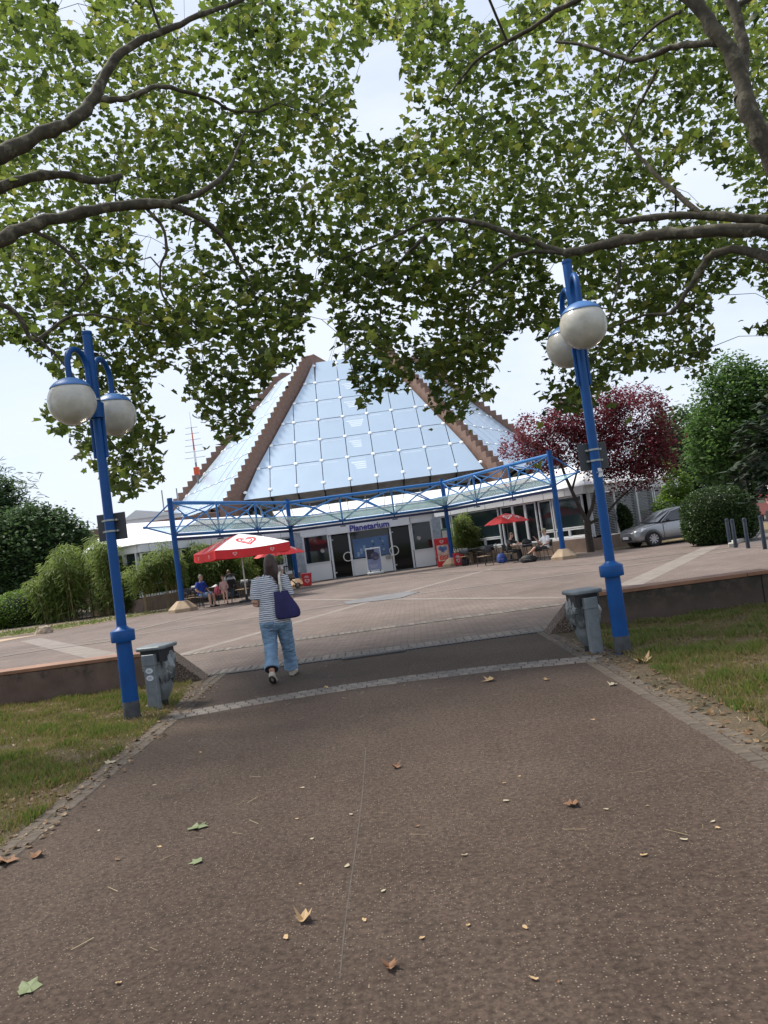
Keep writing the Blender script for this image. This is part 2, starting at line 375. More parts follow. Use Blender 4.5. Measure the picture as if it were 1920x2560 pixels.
def bench_wall(x_in, x_slope, x_out, y0, joints, plank_to, label, wallM=wallM):
    s = 1 if x_out > x_in else -1
    t = empty('bench_wall', (x_slope, y0, 0), 0, label, 'wall'); loc = lambda x: x-x_slope
    edges = [x_slope]+joints+[x_out]
    for a, b in zip(edges[:-1], edges[1:]):
        mb = MB(); mb.box(((loc(a)+loc(b))/2, .17, .22), (abs(b-a)-.012, .34, .44)); mb.build('wall_block', wallM, t, bevel=.008)
    mb = MB(); h = .46
    prof = [(loc(x_in), .0), (loc(x_slope), .0), (loc(x_slope), h), (loc(x_slope)-s*.06, h)]
    vs = [(x, -.03, z) for x, z in prof]+[(x, .37, z) for x, z in prof]
    mb.add(vs, [(3, 2, 1, 0), (4, 5, 6, 7), (0, 1, 5, 4), (1, 2, 6, 5), (2, 3, 7, 6), (3, 0, 4, 7)])
    mb.build('sloped_end', aggM, t, bevel=.012)
    for j in range(3):
        x = x_slope; k = 0
        while (x-plank_to)*s < -.01:
            nx = x+s*2.4
            if (nx-plank_to)*s > 0: nx = plank_to
            mb = MB(); mb.box(((loc(x)+loc(nx))/2, .045+j*.125, .4725), (abs(nx-x)-.008, .115, .055)); mb.build('seat_plank', plankM, t, bevel=.006); x = nx
    return t
bench_wall(-2.86, -3.42, -16, 11.05, [-6.2, -9.2, -12.2], -16, 'low concrete bench wall with orange wood seat behind the left lawn')
bench_wall(2.08, 2.60, 16, 11.0, [5.2, 8.2, 11.2], 5.35, 'mossy low concrete bench wall with wood seat ending behind the right lamp', wallM2)
mb = MB()
pts = [(g(915, 1870).x, 6.0)]+[(g(x, y).x, g(x, y).y) for x, y in ((915, 1870), (905, 2000), (893, 2100), (878, 2200), (862, 2320), (850, 2450))]
for a, b in zip(pts[1:-1], pts[2:]): mb.add([(a[0]-.0035, a[1], .0055), (b[0]-.0025, b[1], .0055), (b[0]+.0025, b[1], .0055), (a[0]+.0035, a[1], .0055)], [(0, 1, 2, 3)])
mb.build('path_seam', M('seam_grey', (.078, .064, .054), .9), path, fix=False)
# ------------------------------------------------------------------ glass pyramid
U_ = 1.75; Z0 = 6.0; DZ = 1.64; DY = 1.46; NR = 6; YAW = R(1.4)
glassP = glass('pyramid_glass', (.42, .52, .63), .32, .5, .5, .03)
soff = M('soffit_grey', (.5, .48, .45), .7, 0, .3, 1.5, .1, 10)
APO = .866*(9*U_+1.0)
f0 = Vector((-1.04, 50.16, 0)); inward = Vector((-math.sin(YAW), math.cos(YAW), 0)); ctr = f0+inward*APO
pyr = empty('glass_pyramid', (ctr.x, ctr.y, 0), 0, 'large blue glass pyramid with stepped brown concrete ridges behind the entrance', 'building')
nodeM = M('white_disc_paint', (.85, .86, .86), .4, 0, .04, 5)
disc_me = MB().lathe([(.001, .05), (.115, .045), (.13, .02), (.13, 0)], 14).mesh('disc_fixing', True); disc_me.materials.append(nodeM)
lineM = M('joint_dark', (.07, .09, .12), .6, 0, .1, 5); faintM = M('interior_white', (.62, .68, .74), .5, 0, .1, 4)
def face_frame(k):
    a = YAW - PI/2 + k*PI/3                      # outward direction angle
    out = Vector((math.cos(a), math.sin(a), 0)); lat = Vector((-out.y, out.x, 0))
    return out, lat
slopeL = math.hypot(DY, DZ)
for k in (0, 1, 5):
    out, lat = face_frame(k)
    nrm = (out*DZ+Vector((0, 0, DY))).normalized()
    org = out*APO
    def P(a, j, h=0): return org + lat*(a*U_) - out*(DY*j) + Vector((0, 0, Z0+DZ*j)) + nrm*h
    for j in range(NR):
        wb, wt = 4.5-.5*j, 4.5-.5*(j+1)
        cuts = [c for c in np.arange(-4.5, 4.51, 1.0)]
        jb, jt = (-.28 if j == 0 else j+.013), (j+1-.013 if j < NR-1 else NR+.2)
        wbj = 4.5-.5*jb; wtj = 4.5-.5*jt
        for a, b in zip(cuts[:-1], cuts[1:]):
            a2, b2 = a+.014, b-.014
            pts = []
            for (x, jj, w) in ((max(a2, -wbj), jb, wbj), (min(b2, wbj), jb, wbj), (min(b2, wtj), jt, wtj), (max(a2, -wtj), jt, wtj)): pts.append((x, jj))
            if pts[0][0] >= pts[1][0]: continue
            if pts[3][0] >= pts[2][0]-.01:         # triangle at the ridge
                x = max(min(pts[2][0], pts[3][0]), -wtj); x = min(max(x, a2), b2)
                pts = [pts[0], pts[1], (x, jt)]
            mb = MB(); ti = random.uniform(-.012, .012); mb.slab([P(x, jj, .0+ti*(x-a)) for x, jj in pts], nrm, .03)
            o = mb.build('glass_pane', glassP, pyr)
            if len(pts) == 4 and k == 0 and pts[1][0]-pts[0][0] > .9 and pts[2][0]-pts[3][0] > .9:
                mb = MB(); x0, x1 = pts[3][0]+.12, pts[2][0]-.12
                mb.quad(P(x0, j+.86, .006), P(x1, j+.86, .006), P(x1, j+.875, .006), P(x0, j+.875, .006)); mb.build('blind_rail', faintM, o)
                if abs(a+.5) < .1 and j < 5:       # pale ventilation flaps seen in the middle column
                    mb = MB()
                    for q in range(4):
                        yy = j+.42+q*.09; w = .20+.035*q+(.06 if q == 3 else 0)
                        mb.quad(P(-w, yy, .006), P(w, yy, .006), P(w+.02, yy+.06, .006), P(-w-.02, yy+.06, .006))
                    mb.build('vent_flap', glass('vent_glass', (.60, .68, .76), .35, .42) if 'vent_glass' not in MAT else MAT['vent_glass'], o)
        for a in set([-wb+.06, wb-.06]+[c for c in cuts if abs(c) <= wb-.2]):
            o = link('disc_fixing', disc_me, pyr); o.location = P(a, j+(.02 if j == 0 else 0), .0)
            o.rotation_euler = nrm.to_track_quat('Z', 'Y').to_euler()
    for a in (-1.5, -.5, .5, 1.5):
        o = link('disc_fixing', disc_me, pyr); o.location = P(a, NR, .0); o.rotation_euler = nrm.to_track_quat('Z', 'Y').to_euler()
    # soffit shells under the glass skirt and the clerestory below
    for c in range(9):
        a, b = -4.5+c+.03, -4.5+c+.97; mb = MB(); rows = []
        for q in range(6):
            th = q/5*PI/2; dd = .25+1.1*math.sin(th); zz = -.35-.75*(1-math.cos(th))
            rows.append([org+lat*(x*U_)-out*dd+Vector((0, 0, Z0+zz)) for x in (a, b)])
        for r0, r1 in zip(rows[:-1], rows[1:]): mb.quad(r0[0], r0[1], r1[1], r1[0])
        mb.build('soffit_shell', soff, pyr, smooth=True, fix=False)
    for c in range(10):
        a = -4.5+c; mb = MB(); mb.bar(org+lat*(a*U_)-out*.15+Vector((0, 0, Z0-.45)), org+lat*(a*U_)-out*1.4+Vector((0, 0, Z0-1.1)), .06, .22); mb.build('soffit_rib', black, pyr)
    for c in range(14):
        a0, a1 = -5.0+c*.714, -5.0+(c+1)*.714-.06
        mb = MB(); q = lambda x, z: org+lat*(x*U_)-out*1.5+Vector((0, 0, z)); mb.slab([q(a0, 4.1), q(a1, 4.1), q(a1, 5.05), q(a0, 5.05)], out, .05); mb.build('clerestory_pane', glass('clerestory_glass', (.07, .08, .085), .1) if 'clerestory_glass' not in MAT else MAT['clerestory_glass'], pyr)
    for c in range(15):
        mb = MB(); x = -5.03+c*.714; mb.bar(org+lat*(x*U_)-out*1.46+Vector((0, 0, 4.0)), org+lat*(x*U_)-out*1.46+Vector((0, 0, 5.1)), .09, .09)
        mb.build('clerestory_mullion', M('pale_timber', (.45, .42, .34), .7), pyr)
# ridges: fins of stepped concrete blocks
RB = APO/.866; RT = RB-NR*DY/.866; NS = 27
rise = (NR*DZ+1.9)/NS; run = rise*(RB-RT)/(NR*DZ)
mbk = MB(); mbk.box((-.55, 0, -.25), (1.5, .62, rise*.98+.72)); step_me = mbk.mesh('concrete_step'); step_me.materials.append(conc)
for k in (0, 1, 2, 3, 4, 5):
    a = YAW - PI/2 + PI/6 + k*PI/3
    if k in (2, 3): continue
    d = Vector((math.cos(a), math.sin(a), 0))
    for i in range(NS):
        r = RB+1.05-run*i+(.15); z = Z0-1.15+rise*(i+.5)
        o = link('concrete_step', step_me, pyr); o.location = d*r+Vector((0, 0, z)); o.rotation_euler = (0, 0, a)
        o.scale = (random.uniform(.99, 1.01), random.uniform(.985, 1.015), 1)
    mb = MB(); zt = Z0-1.15+rise*NS+.25; r1 = RB+1.05-run*NS+.2
    sd = Vector((-d.y, d.x, 0))*.30
    prof = [(r1, zt-1.9), (r1, zt+.0), (r1-.3, zt+.12), (.9, zt-.75), (.9, zt-2.2)]
    vs = [d*x+sd+Vector((0, 0, z)) for x, z in prof]+[d*x-sd+Vector((0, 0, z)) for x, z in prof]; n = 5
    mb.add(vs, [tuple(range(n)), tuple(range(2*n-1, n-1, -1))]+[(i, n+i, n+(i+1) % n, (i+1) % n) for i in range(n)]); mb.build('ridge_cap', conc, pyr)
# inner body so that nothing shows through
mb = MB(); ring = lambda r, z: [(r*math.cos(YAW+PI/3*k+PI/2+PI/6), r*math.sin(YAW+PI/3*k+PI/2+PI/6), z) for k in range(6)]
mb.add(ring(RB-1.75, .1)+ring(RB-1.75, Z0-.8)+ring(RT-.35, Z0+NR*DZ-.15), [tuple(range(12, 18))]+[(q*6+i, q*6+(i+1) % 6, q*6+6+(i+1) % 6, q*6+6+i) for q in (0, 1) for i in range(6)])
mb.build('inner_body', M('inner_body_grey', (.5, .55, .62), .8), pyr)
mast = MB(); mast.tube([(0, 0, 14.5), (0, 0, 21)], [.09, .05], 8); mast.build('roof_mast', steel, pyr)
mb = MB()
for k in range(6):
    d = Vector((math.cos(YAW+PI/6+k*PI/3), math.sin(YAW+PI/6+k*PI/3), 0)); mb.tube([d*2.6+Vector((0, 0, 15.7)), (0, 0, 20.8)], .018, 5)
mb.build('stay_cables', steel, pyr)
# red and white antenna standing behind the left ridge
b = at(493, 1186, 63); aer = empty('antenna_mast', b, 0, 'thin red and white antenna mast standing above the left pyramid ridge', 'antenna')
mr = M('signal_red', (.62, .09, .03), .6); mw = M('signal_white', (.75, .75, .75), .6)
hgt = [0, 1.0, 2.2, 3.4, 4.0, 5.0]
mb = MB(); mb.box((0, 0, .28), (.42, .42, .62)); mb.build('mast_foot', mr, aer, bevel=.02); mb = MB(); mb.tube([(0, 0, -9), (0, 0, 1.0)], [.08, .08], 8); mb.build('mast_pole', steel, aer)
for i, (z0, z1) in enumerate(((1.0, 2.0), (2.0, 2.9), (2.9, 3.9), (3.9, 5.2))):
    mb = MB(); mb.tube([(0, 0, z0), (0, 0, z1)], [.09-.018*i, .075-.018*i], 6); mb.build('mast_section', (mw, mr, mr, mw)[i], aer)
for i in range(6):
    mb = MB(); z = 1.4+.5*i; w = .85-.07*i; mb.bar((-w, 0, z), (w, 0, z), .03, .03); mb.build('antenna_rod', steel, aer)

# ------------------------------------------------------------------ low entrance building with two wings
hall = empty('entrance_hall', (-1.1, 42, 0), 0, 'low white entrance hall with planetarium lettering above two dark doors', 'building')
hl = lambda v: Vector(v)-Vector((-1.1, 42, 0))
wing_glass = glass('window_glass', (.012, .018, .021), .04, 0, .5)
wing_glass2 = glass('window_glass_teal', (.02, .034, .04), .04, 0, .55)
def X3(cx, cy, Y=42.0): return at(700+cx/3.318, 1180+cy/3.318, Y).x
xl0, xl1 = X3(236, 930), X3(452, 890); xd1 = X3(620, 868); xr0 = X3(950, 828); xr1 = X3(1124, 802); xe = X3(1300, 785)
YF = 42.0
def fbox(name, x0, x1, z0, z1, y, t, mat, parent, bevel=.004, org=hl):
    mb = MB(); mb.box(org(((x0+x1)/2, y+t/2, (z0+z1)/2)), (x1-x0, t, z1-z0)); return mb.build(name, mat, parent, bevel=bevel)
DH = 2.42
fbox('sign_fascia', xl1-.05, xr1+.02, DH, 3.05, YF-.12, .3, white, hall)
fbox('wall', xl0-.1, xl1-.06, DH+.12, 3.0, YF, .2, white, hall); fbox('wall', xr1+.05, xe+.12, DH+.12, 3.0, YF, .2, white, hall)
for x0, x1, z in ((xl0, xl1-.06, 1.02), (xr1+.06, xe, 1.0)):
    fbox('panel', x0, x1, .04, z-.06, YF, .12, white, hall); w = fbox('window', x0+.05, x1-.05, z, DH+.1, YF+.06, .04, wing_glass, hall)
    fbox('sill', x0, x1, z-.06, z, YF-.03, .14, wframe, w); fbox('jamb', x0-.03, x0+.05, z, DH+.12, YF-.02, .12, wframe, w); fbox('jamb', x1-.05, x1+.03, z, DH+.12, YF-.02, .12, wframe, w); fbox('lintel', x0+.05, x1-.05, DH+.04, DH+.12, YF-.02, .12, wframe, w)
fbox('panel', xd1+.03, xr0-.03, .04, .86, YF, .12, white, hall)
wc = fbox('window', xd1+.05, xr0-.05, .92, DH, YF+.06, .04, wing_glass, hall); fbox('sill', xd1, xr0, .86, .92, YF-.03, .16, wframe, wc)
# blue exhibition display and posters behind the middle window
disp = fbox('display_board', xd1+.12, xr0-.12, .98, 2.02, YF+.03, .02, M('display_blue', (.055, .12, .26), .3, 0, .3, 1.4), hall)
for i, (fx, fz, r) in enumerate(((.56, .78, .07), (.58, .6, .06), (.61, .42, .045), (.78, .86, .05), (.85, .72, .055), (.84, .54, .045), (.85, .28, .06))):
    c = hl((xd1+.12+(xr0-xd1-.24)*fx, YF+.026, .98+1.04*fz)); mb = MB(); mb.lathe([(.001, .004), (r, .004), (r, 0)], 14); o = mb.build('planet_picture', M('planet_dark', (.02, .03, .06), .4) if i % 2 else M('planet_pale', (.25, .3, .34), .4), disp); o.location = c; o.rotation_euler = (PI/2, 0, 0)
for i in range(5):
    x = xd1+.3+i*.18; fbox('poster', x, x+.13, 1.05+.12*(i % 3), 1.3+.16*(i % 3), YF+.018, .01, M('poster_pale', (.22, .32, .45), .5), disp, 0)
for x0, x1, rx, in ((xl1, xd1, .80), (xr0, xr1, .12)):
    d = fbox('door', x0+.1, x1-.08, .05, DH-.06, YF+.10, .05, glass('door_glass', (.004, .005, .006), .05, 0, .25) if 'door_glass' not in MAT else MAT['door_glass'], hall)
    mb = MB(); cx = x0+(x1-x0)*rx; pts = [hl((cx+.24*math.cos(t), YF+.05, 1.12+.24*math.sin(t))) for t in np.linspace(0, 2*PI, 25)]
    mb.tube(pts, .026, 8, caps=False); mb.build('ring_handle', M('ring_white', (.7, .7, .68), .4), d, smooth=True)
    fbox('jamb', x0, x0+.10, 0, DH, YF-.02, .16, wframe, d); fbox('jamb', x1-.08, x1+.02, 0, DH, YF-.02, .16, wframe, d)
    fbox('hinge', x0+.1, x0+.2, .3, .36, YF+.06, .04, wframe, d); fbox('hinge', x0+.1, x0+.2, 2.1, 2.16, YF+.06, .04, wframe, d)
    fbox('threshold', x0, x1, 0, .04, YF-.05, .25, steel, d)
for x in (X3(350, 640), X3(1150, 530)):
    zz = 1.62; mb = MB(); mb.lathe([(.001, .006), (.11, .006), (.11, 0)], 18); o = mb.build('round_notice', M('notice_white', (.72, .68, .66), .5), hall); o.location = hl((x, YF+.045, zz)); o.rotation_euler = (PI/2, 0, 0)
    mb = MB(); pts = [(.085*math.cos(t), .085*math.sin(t), .012) for t in np.linspace(0, 2*PI, 21)]; mb.tube(pts, .012, 5, caps=False); mb.bar((-.06, -.06, .012), (.06, .06, .012), .018, .01); mb.tube([(0, .05, .01), (.01, 0, .01), (-.02, -.05, .01)], .014, 5); mb.build('notice_print', M('print_dark', (.12, .10, .10), .6), o)
fbox('notice_box', X3(885, 770), X3(930, 765), .72, .95, YF-.1, .09, M('box_grey', (.25, .25, .25), .5), hall, .01)
# dark interior behind the glass line
fbox('interior_wall', xl0, xe, .02, 2.9, YF+.9, .1, M('interior_dark', (.02, .022, .025), .8), hall)
# lettering
tc = bpy.data.curves.new('letters', 'FONT'); tc.body = 'Planetarium'; tc.size = .5; tc.extrude = .02; tc.align_x = 'LEFT'; tc.offset = .012
to = bpy.data.objects.new('tmp_text', tc); COL.objects.link(to); dg = bpy.context.evaluated_depsgraph_get(); dg.update()
tm = bpy.data.meshes.new_from_object(to.evaluated_get(dg)); bpy.data.objects.remove(to); tm.materials.clear(); tm.materials.append(M('letter_blue', (.035, .035, .26), .45, 0, .05, 4))
pL = at(874, 1328, YF-.14); pR = at(972, 1312, YF-.14); wtxt = max(v.co.x for v in tm.vertices)-min(v.co.x for v in tm.vertices)
o = link('sign_lettering', tm, hall); sc_ = (pR.x-pL.x)/wtxt; o.scale = (sc_, sc_, 1); o.location = hl((pL.x, YF-.14, pL.z-.015)); o.rotation_euler = (PI/2, 0, 0)
# white roof slope over the hall
def roof(pts_lo, pts_hi, seams, parent, org, mat=white, name='roof_panel'):
    for i in range(seams):
        t0, t1 = i/seams+.0015, (i+1)/seams-.0015; L = lambda a, b, t: Vector(a).lerp(Vector(b), t)
        mb = MB(); q = [org(L(*pts_lo, t0)), org(L(*pts_lo, t1)), org(L(*pts_hi, t1)), org(L(*pts_hi, t0))]
        n = (q[1]-q[0]).cross(q[3]-q[0]); n = n if n.z > 0 else -n; mb.slab(q, n, .05); mb.build(name, mat, parent)
roof(((-5.6, 41.9, 3.02), (3.6, 41.7, 3.02)), ((-7.0, 48.6, 4.5), (5.0, 48.6, 4.5)), 10, hall, hl)
fbox('fascia', -5.4, 3.4, 2.78, 3.0, YF+.04, .1, white, hall, 0, hl)
def wing(name, label, A, B, side_len, sgn, bays, side_bays, blinds=True):
    """A: inner corner by the hall, B: outer front corner; side facade runs outward-back from B"""
    A = Vector((*A, 0)); B = Vector((*B, 0)); d = (B-A); L = d.length; d.normalize(); nrm = Vector((d.y, -d.x, 0))*sgn   # towards the plaza
    if nrm.y > 0: nrm = -nrm
    w = empty(name, B, 0, label, 'building'); og = lambda v: Vector(v)-B
    back = -nrm; sd = back                          # side facade direction (perpendicular)
    def P(t, z, off=0): return A+d*t+nrm*off+Vector((0, 0, z))
    def wb(nm, t0, t1, z0, z1, off, th, mat, par, bev=.004, D=d, N=nrm, O=A):
        mb = MB(); c = O+D*((t0+t1)/2)+N*(off-th/2)+Vector((0, 0, (z0+z1)/2)); mb.box(og(c), (t1-t0, th, z1-z0), rz=math.atan2(D.y, D.x)); return mb.build(nm, mat, par, bevel=bev)
    wb('plinth', 0, L, 0, .62, .10, .3, M('plinth_concrete', (.21, .15, .115), .9, 0, .25, 1.5, .4, 25), w, .01)
    wb('sill_band', 0, L, .62, .72, .06, .2, white, w); wb('fascia_band', 0, L, 2.62, 3.0, .12, .2, white, w)
    for i in range(int(L/1.2)): wb('fascia_joint', 1.2*(i+1)-.01, 1.2*(i+1)+.01, 2.63, 2.99, .125, .02, M('joint_grey', (.2, .2, .2), .7), w, 0)
    wb('interior_wall', .1, L-.1, .05, 2.9, -1.6, .1, M('interior_dark', (.02, .022, .025), .8), w, 0)
    for (t0, t1, z0, z1, kind) in bays:
        f = wb('window', t0+.05, t1-.05, z0+.05, z1-.05, -.06, .04, wing_glass if kind else wing_glass2, w, 0)
        wb('stile', t0, t0+.06, z0, z1, .02, .1, wframe, f); wb('stile', t1-.06, t1, z0, z1, .02, .1, wframe, f)
        wb('rail', t0+.06, t1-.06, z0, z0+.06, .018, .1, wframe, f); wb('rail', t0+.06, t1-.06, z1-.06, z1, .018, .1, wframe, f)
    # side facade with blinds
    s0 = B.copy()
    wb('plinth', .1, side_len, 0, .55, .0, .3, MAT['plinth_concrete'], w, .01, sd, d, s0); wb('fascia_band', .1, side_len, 2.62, 3.0, .02, .2, white, w, .004, sd, d, s0)
    for (t0, t1) in side_bays:
        f = wb('side_window', t0, t1, .62, 2.6, -.12, .04, wing_glass2, w, 0, sd, d, s0)
        wb('stile', t0-.08, t0, .6, 2.62, .02, .16, wframe, f, .004, sd, d, s0); wb('stile', t1, t1+.08, .6, 2.62, .02, .16, wframe, f, .004, sd, d, s0)
        mb = MB(); k = 0; z = .68
        if not blinds: continue
        while z < 2.6:
            c = s0+sd*((t0+t1)/2)+d*(-.04)+Vector((0, 0, z)); Mr = Matrix.Rotation(math.atan2(sd.y, sd.x), 3, 'Z') @ Matrix.Rotation(R(-28)*sgn, 3, 'X'); mb.box(og(c), (t1-t0-.03, .075, .006), rot=Mr); z += .078
        o = mb.build('blind_slats', M('blind_white', (.62, .64, .68), .45, 0, .05, 2), f); tag(o, kind='stuff')
    # hipped roof
    inn = 2.6; zt = 4.15
    e0 = A+nrm*.15+Vector((0, 0, 3.0)); e1 = B+nrm*.15+d*.15+Vector((0, 0, 3.0)); e2 = B+d*.15+sd*side_len+Vector((0, 0, 3.0))
    t0 = A-nrm*inn+Vector((0, 0, zt)); t1 = B-nrm*inn-d*inn*.6+Vector((0, 0, zt)); t2 = t1+sd*(side_len-inn)
    roof((e0, e1), (t0, t1), 4, w, og); roof((e1, e2), (t1, t2), 4, w, og)
    mb = MB(); mb.quad(og(t0), og(t1), og(t2), og(A+sd*side_len+Vector((0, 0, zt)))); mb.build('roof_top', white, w)
    return w
LR = math.hypot(6.4, 6.9)
wing('side_wing', 'low white cafe wing with tall dark windows behind the right terrace', (2.75, 41.75), (9.15, 34.85), 9, 1,
     [(.3, 1.0, .72, 2.6, 0), (1.1, 2.0, .72, 2.6, 1), (2.1, 4.3, 1.12, 2.6, 0), (2.1, 3.2, .72, 1.10, 1), (3.2, 4.3, .72, 1.10, 1), (4.45, 5.2, .3, 2.6, 1), (5.2, 5.95, .3, 2.6, 1), (5.95, 6.6, .3, 2.6, 1), (6.75, 7.5, 1.12, 2.6, 1), (6.75, 7.5, .72, 1.1, 1), (7.55, 9.2, 1.12, 2.6, 0), (7.55, 8.3, .72, 1.1, 1), (8.3, 9.2, .72, 1.1, 1)],
     [(.35, 2.3), (2.46, 4.4), (4.56, 6.0), (6.3, 8.8)])
wing('side_wing', 'low white wing with hipped white roof behind the bamboo on the left', (-5.05, 42.3), (-11.05, 34.2), 4.2, -1,
     [(.2, .9, .72, 2.6, 0), (1.0, 2.2, 1.12, 2.6, 1), (1.0, 2.2, .72, 1.1, 0), (2.3, 3.6, 1.12, 2.6, 0), (2.3, 3.6, .72, 1.1, 1), (3.7, 5.0, 1.12, 2.6, 1), (5.1, 6.4, 1.12, 2.6, 0), (6.5, 7.8, 1.12, 2.6, 1), (7.9, 9.0, 1.12, 2.6, 0), (9.05, 10.0, 1.12, 2.6, 1)],
     [(.3, 1.1), (1.26, 2.2), (2.36, 3.9)], False)
# brown base wall and white gabled block behind the left wing
mb = MB(); mb.box((0, 0, 2.5), (16, .5, 5.0)); o = mb.build('base_wall', conc, bevel=.02); o.location = (-18.5, 50.5, 0); o.rotation_euler = (0, 0, R(-8)); tag(o, 'brown concrete base wall beside the pyramid above the left roof', 'wall')
b = at(380, 1285, 60); gb = empty('gabled_block', (b.x, 60, 0), 0, 'white block with shallow gable roof far behind the left wing', 'building')
mb = MB(); mb.box((0, 3, 3.0), (4.6, 6, 6.0)); mb.build('wall', white, gb)
mb = MB(); mb.add([(-2.4, -.1, 6.0), (2.4, -.1, 6.0), (-1.2, -.1, 6.7), (-2.4, 6.1, 6.0), (2.4, 6.1, 6.0), (-1.2, 6.1, 6.7)], [(0, 1, 2), (5, 4, 3), (0, 2, 5, 3), (2, 1, 4, 5), (0, 3, 4, 1)]); mb.build('roof', white, gb)
for x in (.4, 1.6): mb = MB(); mb.cyl((x, 2, 6.5), (x, 2, 8.2), .05); mb.build('vent_pipe', steel, gb)

# ------------------------------------------------------------------ blue space-frame canopy
can = empty('entrance_canopy', (-.8, 38.8, 0), 0, 'blue tubular space-frame canopy with glass panes and four columns before the entrance', 'canopy'); cl = lambda v: Vector(v)-Vector((-.8, 38.8, 0))
cols = [Vector((-8.18, 29.75, 0)), Vector((-4.75, 38.5, 0)), Vector((3.12, 38.95, 0)), Vector((6.93, 30.98, 0))]
m, nt, n, l, p = nodes('canopy_glass'); p.inputs['Base Color'].default_value = (.50, .74, .74, 1); p.inputs['Roughness'].default_value = .12; p.inputs['Alpha'].default_value = .5; p.inputs['Specular IOR Level'].default_value = .6
nn = noise(nt, 1.2, 4); rr = ramp(nt, nn.outputs['Fac'], [(.35, (.42, .66, .66)), (.65, (.58, .80, .80))]); l.new(rr.outputs['Color'], p.inputs['Base Color']); cglass = m
for c in cols:
    mb = MB(); mb.cyl(cl(c+Vector((0, 0, .3))), cl(c+Vector((0, 0, 4.42))), .105, .105, 16); mb.build('column', blue, can, smooth=True)
    hexa = lambda r, z: [tuple(cl(c+Vector((r*math.cos(PI/3*k+.2), r*math.sin(PI/3*k+.2), z)))) for k in range(6)]
    mb = MB(); mb.add(hexa(.56, 0)+hexa(.56, .13)+hexa(.22, .42), [tuple(range(12, 18))]+[(q*6+i, q*6+(i+1) % 6, q*6+6+(i+1) % 6, q*6+6+i) for q in (0, 1) for i in range(6)]); mb.build('column_foot', footc, can, bevel=.012)
ZT, ZB, ZS, OFF, ZG, OG = 4.24, 2.98, 3.80, .5, 3.42, 1.15
for bi in range(3):
    a, b = cols[bi], cols[bi+1]; d = (b-a).normalized(); nn_ = Vector((-d.y, d.x, 0)); L = (b-a).length; nsub = 3
    V = lambda t, z, o=0: cl(a+d*(L*t)+nn_*o+Vector((0, 0, z)))
    mb = MB(); mb.cyl(V(0, ZT), V(1, ZT), .075, .075, 12); mb.build('top_chord', blue2, can, smooth=True)
    mb = MB(); mb.cyl(V(0, ZB), V(1, ZB), .062, .062, 12); mb.build('bottom_chord', blue2, can, smooth=True)
    mb = MB(); mb.bar(V(.01, ZB-.17), V(.99, ZB-.17), .10, .11); mb.build('lamp_beam', navy, can, bevel=.008)
    for i in range(nsub):
        t0, t1, tm_ = i/nsub, (i+1)/nsub, (i+.5)/nsub
        if i: mb = MB(); mb.cyl(V(t0, ZB), V(t0, ZT), .045, .045, 10); mb.build('post', blue2, can, smooth=True)
        if i:
            mb = MB(); mb.cyl(V(t0, ZB-.12), V(t0, ZB), .03, .03, 8); mb.cyl(V(t0, ZB-.29), V(t0, ZB-.24), .17, .13, 14); mb.build('hanging_lamp', navy, can)
        for sgn in (-1, 1):
            nd = V(tm_, ZS, sgn*OFF)
            mb = MB(); mb.box(nd, (.16, .16, .09)); mb.build('node', blue2, can, bevel=.02)
            for (t, z, r) in ((t0, ZT, .026), (t1, ZT, .026), (t0, ZB, .034), (t1, ZB, .034)):
                mb = MB(); mb.cyl(V(t, z), nd, r, r, 8); mb.build('strut', blue2, can, smooth=True)
            mb = MB(); q = [V(t0+.004, ZB+.10, sgn*.06), V(t1-.004, ZB+.10, sgn*.06), V(t1-.004, ZG-.02, sgn*(OG+.05)), V(t0+.004, ZG-.02, sgn*(OG+.05))]
            nrm = (q[1]-q[0]).cross(q[3]-q[0]); nrm = nrm if nrm.z > 0 else -nrm; mb.slab(q, nrm, .018); mb.build('glass_pane', cglass, can)
    for sgn in (-1, 1):
        mb = MB(); mb.cyl(V(0, ZG, sgn*OG), V(1, ZG, sgn*OG), .022, .022, 8); mb.build('edge_rod', blue2, can, smooth=True)
for c, q in ((cols[0], cols[1]), (cols[3], cols[2])):
    d = (q-c).normalized(); o = -d*.25+Vector((-d.y, d.x, 0))*(1.1 if c is cols[0] else -1.1); tip = c+o+Vector((0, 0, 3.42))
    for z, r in ((ZT, .03), (ZB, .03)): mb = MB(); mb.cyl(cl(c+Vector((0, 0, z))), cl(tip), r, r, 8); mb.build('strut', blue2, can, smooth=True)
    mb = MB(); mb.box(cl(tip), (.16, .16, .1)); mb.build('node', blue2, can, bevel=.02)
